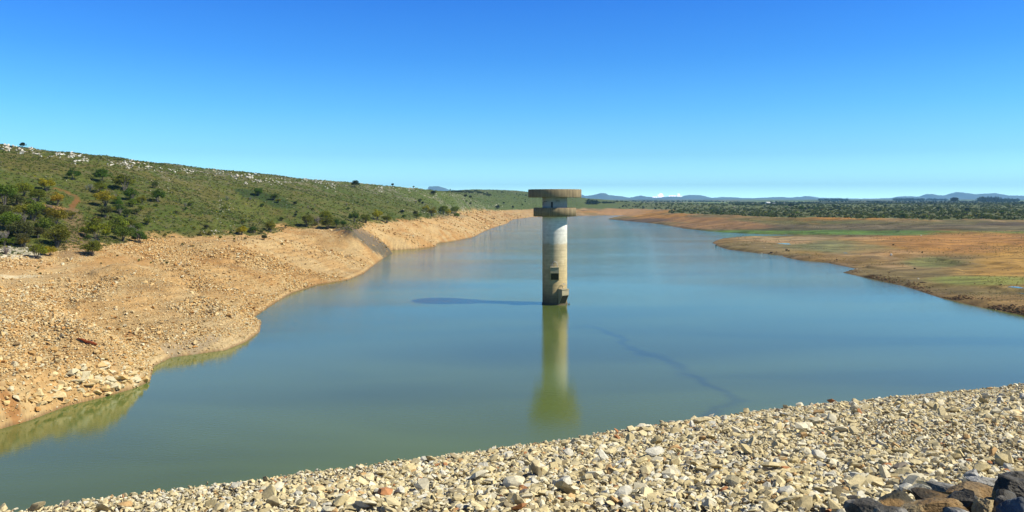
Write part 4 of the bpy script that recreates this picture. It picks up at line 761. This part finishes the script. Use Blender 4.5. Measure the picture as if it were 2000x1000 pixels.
lump(1488, 496, 4, 2.5, (.62, .55, .42), "rock", "whitish rock at the near waterline of the spit", "rock", 37); lump(1493, 484, 5, 2, (.6, .5, .34), "rock", "pale flat rock in the middle of the spit", "rock", 38)
lump(1741, 499, 5, 5, (.62, .60, .55), "rock", "white rock on the green patch of the flats", "rock", 39); lump(1799, 461, 3, 3, (.7, .7, .68), "rock", "small white rock on the orange flats", "rock", 40)
lump(1745, 479, 5, 3, (.08, .06, .03), "rock", "dark rock on the orange flats behind the white one", "rock", 41); lump(1801, 494, 4, 3, (.03, .03, .02), "rock", "black rock right of the white rock on the flats", "rock", 42)
lump(1787, 525, 6, 2.5, (.04, .03, .02), "rock", "dark rock on the brown flats near the track", "rock", 43); lump(1793, 545, 4, 2.5, (.65, .6, .5), "rock", "pale rock near the right shore", "rock", 44); lump(1635, 508, 4, 2.4, (.10, .06, .04), "rock", "brown rock by the shore of the flats", "rock", 45)
lump(1803, 552, 18, 2.5, (.045, .03, .018), "earth_bank", "long dark eroded lip above the right shore", "earth bank", 46, .1)
fl_n = 2600; a_ = rng.uniform(.22, .68, fl_n * 4); y_ = rng.uniform(230, 720, fl_n * 4); x_ = a_ * y_; k_ = field("iv", x_, y_) & ~field("iw", x_, y_) & (rng.random(fl_n * 4) < np.where(field("ds", x_, y_) < 6, 1, .16)); x_, y_ = x_[k_], y_[k_]; n = len(x_); s_ = rng.uniform(.15, .55, n) + np.where(rng.random(n) < .06, .5, 0)
fc = np.array([(.20, .13, .07), (.40, .29, .15), (.10, .07, .04), (.5, .42, .3)])[rng.choice(4, n, p=[.4, .3, .22, .08])]
tag(link("shore_rubble", merged("shore_rubble", bk, np.stack([x_, y_, zat(x_, y_)], -1), s_, rotmats(n, .3), fc, M_bankrock, rng.integers(0, len(bk), n))), "scattered clods and stones along the right shore", "rubble", None, "stuff")
a_ = rng.uniform(.12, .68, 60000); y_ = np.exp(rng.uniform(np.log(230), np.log(1100), 60000)); x_ = a_ * y_; k_ = field("iv", x_, y_) & ~field("iw", x_, y_) & (field("ds", x_, y_) > 3) & (fbm(x_, y_ * .5, 26, 3, 97) > .5) & (rng.random(60000) < .45); x_, y_ = x_[k_], y_[k_]; n = len(x_)
gc = np.array([(.13, .17, .04), (.26, .20, .08), (.18, .16, .07), (.09, .08, .04)])[rng.choice(4, n, p=[.3, .3, .25, .15])]
tag(link("flats_grass", merged("flats_grass", [tuftv(120 + i, 10) for i in range(4)], np.stack([x_, y_, zat(x_, y_) - .03], -1), rng.uniform(.15, .45, n) * (.6 + y_ / 700), rotmats(n, 0), gc * rng.uniform(.8, 1.2, (n, 1)), M_tuft, rng.integers(0, 4, n))), "sparse dry and green tufts on the exposed lake bed", "grass", None, "stuff")
sh = [px2(*p) for p in [(1527, 500), (1672, 524), (1645, 532), (1700, 545), (1770, 560), (1830, 580), (1900, 597), (2000, 617), (2080, 634)]]; seg_ = rng.choice(8, 2600, p=np.array([.06, .02, .16, .12, .12, .2, .22, .10])); u_ = rng.random(2600)[:, None]; A_ = np.array(sh)[seg_]; B_ = np.array(sh)[seg_ + 1]; P_ = A_ + (B_ - A_) * u_ + np.array([[.95, .3]]) * (rng.gamma(1.6, 1.3, (2600, 1)) + .4)
k_ = ~field("iw", P_[:, 0], P_[:, 1]) & (fbm(P_[:, 0], P_[:, 1], 12, 2, 98) > .42); P_ = P_[k_]; n = len(P_); z_ = zat(P_[:, 0], P_[:, 1])
tag(link("eroded_clods", merged("eroded_clods", bk, np.stack([P_[:, 0], P_[:, 1], z_ + .02], -1), rng.uniform(.2, .75, n), rotmats(n, .3), np.array([(.17, .095, .045), (.085, .055, .03), (.30, .20, .10), (.22, .10, .04)])[rng.choice(4, n, p=[.35, .3, .2, .15])], M_bankrock, rng.integers(0, len(bk), n))), "dark crumbling clods of earth lining the right shore", "clods", None, "stuff")
# driftwood log
p = at(150, 665); p2 = at(189, 677); v0 = Vector(p2) - Vector(p); pts = [(0, 0, .25)] + [tuple(v0 * k + Vector((0, 0, .28 + .08 * math.sin(k * 9)))) for k in (.25, .5, .75)] + [tuple(v0 + Vector((0, 0, .3)))]
v, f = tube(pts, [.05, .17, .24, .26, .14], 8); tag(link("driftwood_log", np_mesh("driftwood_log", v, f, np.full((len(v), 3), 1.0) * np.array([.30, .075, .025]), M_wood), None, p), "reddish-brown driftwood log lying on the bare bank", "log")
# thin posts in the water
for i, (a, b_, h) in enumerate([(1398, 486, 5), (1403, 489, 9), (1407, 487, 5)]):
    x, y = px2(a, b_); v, f = tube([(0, 0, -.6), (.05, 0, h / F * y)], .09, 6); tag(link("post", np_mesh("post", v, f, np.full((len(v), 3), .08), M_wood), None, (x, y, 0)), ["short dark stick left of the tallest post off the spit", "tallest thin dark post in the water off the spit", "short dark stick right of the tallest post off the spit"][i], "post")
# puddles
M_pud, t, b = newmat("puddle_water"); b.inputs["Base Color"].default_value = (.09, .10, .05, 1); b.inputs["Roughness"].default_value = .04; b.inputs["IOR"].default_value = 1.333
for p, rx, ry, a in PUD:
    zs = p[2] - .03; Vp = [(p[0], p[1], zs)]; nn2 = 40
    for k in range(nn2):
        an = 6.283 * k / nn2; rr_ = 1 + .18 * math.sin(3 * an + a) + .1 * math.sin(5 * an); Vp.append((p[0] + math.cos(an) * rx * rr_, p[1] + math.sin(an) * ry * rr_, zs))
    tag(link("puddle", np_mesh("puddle", Vp, [(0, 1 + k, 1 + (k + 1) % nn2) for k in range(nn2)], None, M_pud)), kind="structure")
# farm buildings on the plain
M_roofw = attr_mat("roof_sheet", nscale=2, nlo=.9, nhi=1.05, rough=.5)
def house(px, py, w, wall, roof, label, rz=0.3):
    p = at(px, py); L_ = w / F * p[1]; D = L_ * .55; Hh = L_ * .28; o = empty("farmhouse", (p[0], p[1], p[2] - .3), label, "building", None, rz)
    v, f = box((0, 0, Hh / 2), (L_, D, Hh)); link("wall", np_mesh("wall", v, f, np.full((8, 3), 1.0) * np.array(wall), M_plain), o)
    e = L_ * .04; V = [(-L_ / 2 - e, -D / 2 - e, Hh), (L_ / 2 + e, -D / 2 - e, Hh), (L_ / 2 + e, D / 2 + e, Hh), (-L_ / 2 - e, D / 2 + e, Hh), (-L_ / 2 - e, 0, Hh + D * .35), (L_ / 2 + e, 0, Hh + D * .35)]
    me = bpy.data.meshes.new("roof"); me.from_pydata(V, [], [(0, 1, 5, 4), (2, 3, 4, 5), (1, 2, 5), (3, 0, 4), (3, 2, 1, 0)]); me.materials.append(M_roofw); rf = link("roof", me, o)
    a = me.color_attributes.new("Col", 'FLOAT_COLOR', 'POINT'); a.data.foreach_set("color", [*roof, 1] * 6)
    for k in (-.3, .05, .33):
        v, f = box((k * L_, -D / 2 - .02, Hh * .5), (L_ * .08, .1, Hh * .45)); link("window", np_mesh("window", v, f, None, M_dark), o)
house(1500, 398, 8, (.75, .75, .72), (.8, .8, .8), "white farmhouse with a bright roof far out on the plain"); house(1471, 398.5, 4, (.7, .6, .52), (.75, .7, .68), "small pale house left of the white farmhouse", -.4); house(1481, 399, 3.5, (.55, .38, .25), (.45, .3, .2), "tiny brown shed left of the white farmhouse", .2); house(1512, 398.6, 5, (.5, .5, .5), (.55, .6, .66), "long grey barn right of the white farmhouse", -.1); house(1532, 397.4, 3, (.6, .55, .45), (.7, .68, .6), "tiny pale hut far right of the farmhouse", .5); house(1434, 405, 3.5, (.6, .5, .42), (.6, .5, .42), "low brownish cottage in the scrub left of the farm", .1)

# ------------------------------------------------------------------ mountains, clouds, air
def mount(name, Y, pts, base, depth, col, seed):
    """a mountain range with real depth: crest line in the middle, slopes to both sides"""
    pxs = np.arange(pts[0][0], pts[-1][0] + .5, 1.0); cr = np.interp(pxs, [p[0] for p in pts], [p[1] for p in pts]); cr = cr - (fbm(pxs, pxs * 0, 9, 3, seed) - .5) * 1.6 * sst(0, 5, base - cr)
    xs = (pxs - 1000) / F * Y; hz = (HZ - cr) / F * Y + CH; rows = np.linspace(-1, 1, 41); XM, RM = np.meshgrid(xs, rows); HM = np.broadcast_to(hz, XM.shape); z0 = 40.0
    rid = fbm(XM, RM * depth, 900, 4, seed + 1); kk = np.clip(1 - np.abs(RM) * (1 + (rid - .5) * 1.1 * (np.abs(RM) > 0.01)), 0, 1); Z = z0 - 30 + (HM - z0 + 30) * kk ** 1.05
    YM = Y + RM * depth; g = np.arange(XM.size).reshape(XM.shape); qd = np.stack([g[:-1, :-1], g[:-1, 1:], g[1:, 1:], g[1:, :-1]], -1).reshape(-1, 4)
    cm = np.array(col)[None] * (.8 + .4 * fbm(XM, YM, 500, 3, seed).reshape(-1, 1)); tag(link(name, np_mesh(name, np.stack([XM, YM, Z], -1).reshape(-1, 3), qd, cm, M_land, True)), kind="structure")
mount("mountains", 19500, [(820, 389), (834, 371), (838, 364), (855, 363.5), (868, 367), (877, 371), (900, 388)], 389, 1200, (.08, .09, .07), 3)
mount("mountains", 18500, [(1095, 392), (1120, 387), (1137, 380.5), (1143, 383), (1158, 381), (1174, 377), (1183, 377.5), (1190, 381), (1208, 382.5), (1230, 386), (1252, 381.5), (1262, 384), (1280, 386), (1310, 384.8), (1350, 387), (1400, 388.5), (1450, 388.5), (1500, 389), (1560, 388), (1620, 388.5), (1700, 389), (1760, 389), (1800, 389), (1900, 388), (1990, 389), (2080, 388)], 391, 1500, (.09, .10, .075), 7)
mount("mountains", 20500, [(1250, 391), (1290, 385), (1310, 384), (1330, 384), (1345, 380.5), (1356, 381), (1370, 382), (1390, 386), (1415, 384.5), (1440, 386), (1470, 387), (1530, 384.5), (1545, 386), (1570, 383.5), (1580, 382.7), (1600, 386), (1650, 387.5), (1700, 388), (1740, 386.5), (1752, 384.5), (1765, 383.0), (1785, 383.5), (1800, 384.5), (1810, 379), (1822, 378.8), (1830, 381), (1850, 381.5), (1868, 375.3), (1880, 376), (1905, 379.5), (1925, 377.5), (1945, 377.3), (1965, 381.5), (2000, 382), (2060, 386), (2120, 390)], 391, 1500, (.10, .11, .085), 11)
# air between the camera and the far mountains
M_air = bpy.data.materials.new("air"); M_air.use_nodes = True; t = M_air.node_tree; t.nodes.remove(t.nodes["Principled BSDF"])
pv = N(t, "ShaderNodeVolumePrincipled"); pv.inputs["Density"].default_value = 4.6e-5; pv.inputs["Color"].default_value = (.27, .60, 1.0, 1); pv.inputs["Anisotropy"].default_value = 0.0
t.links.new(pv.outputs[0], t.nodes["Material Output"].inputs["Volume"])
v, f = box((0, 11000, 235), (62000, 26000, 490)); tag(link("haze", np_mesh("haze", v, f, None, M_air)), kind="stuff")
print("objects", len(S.objects))
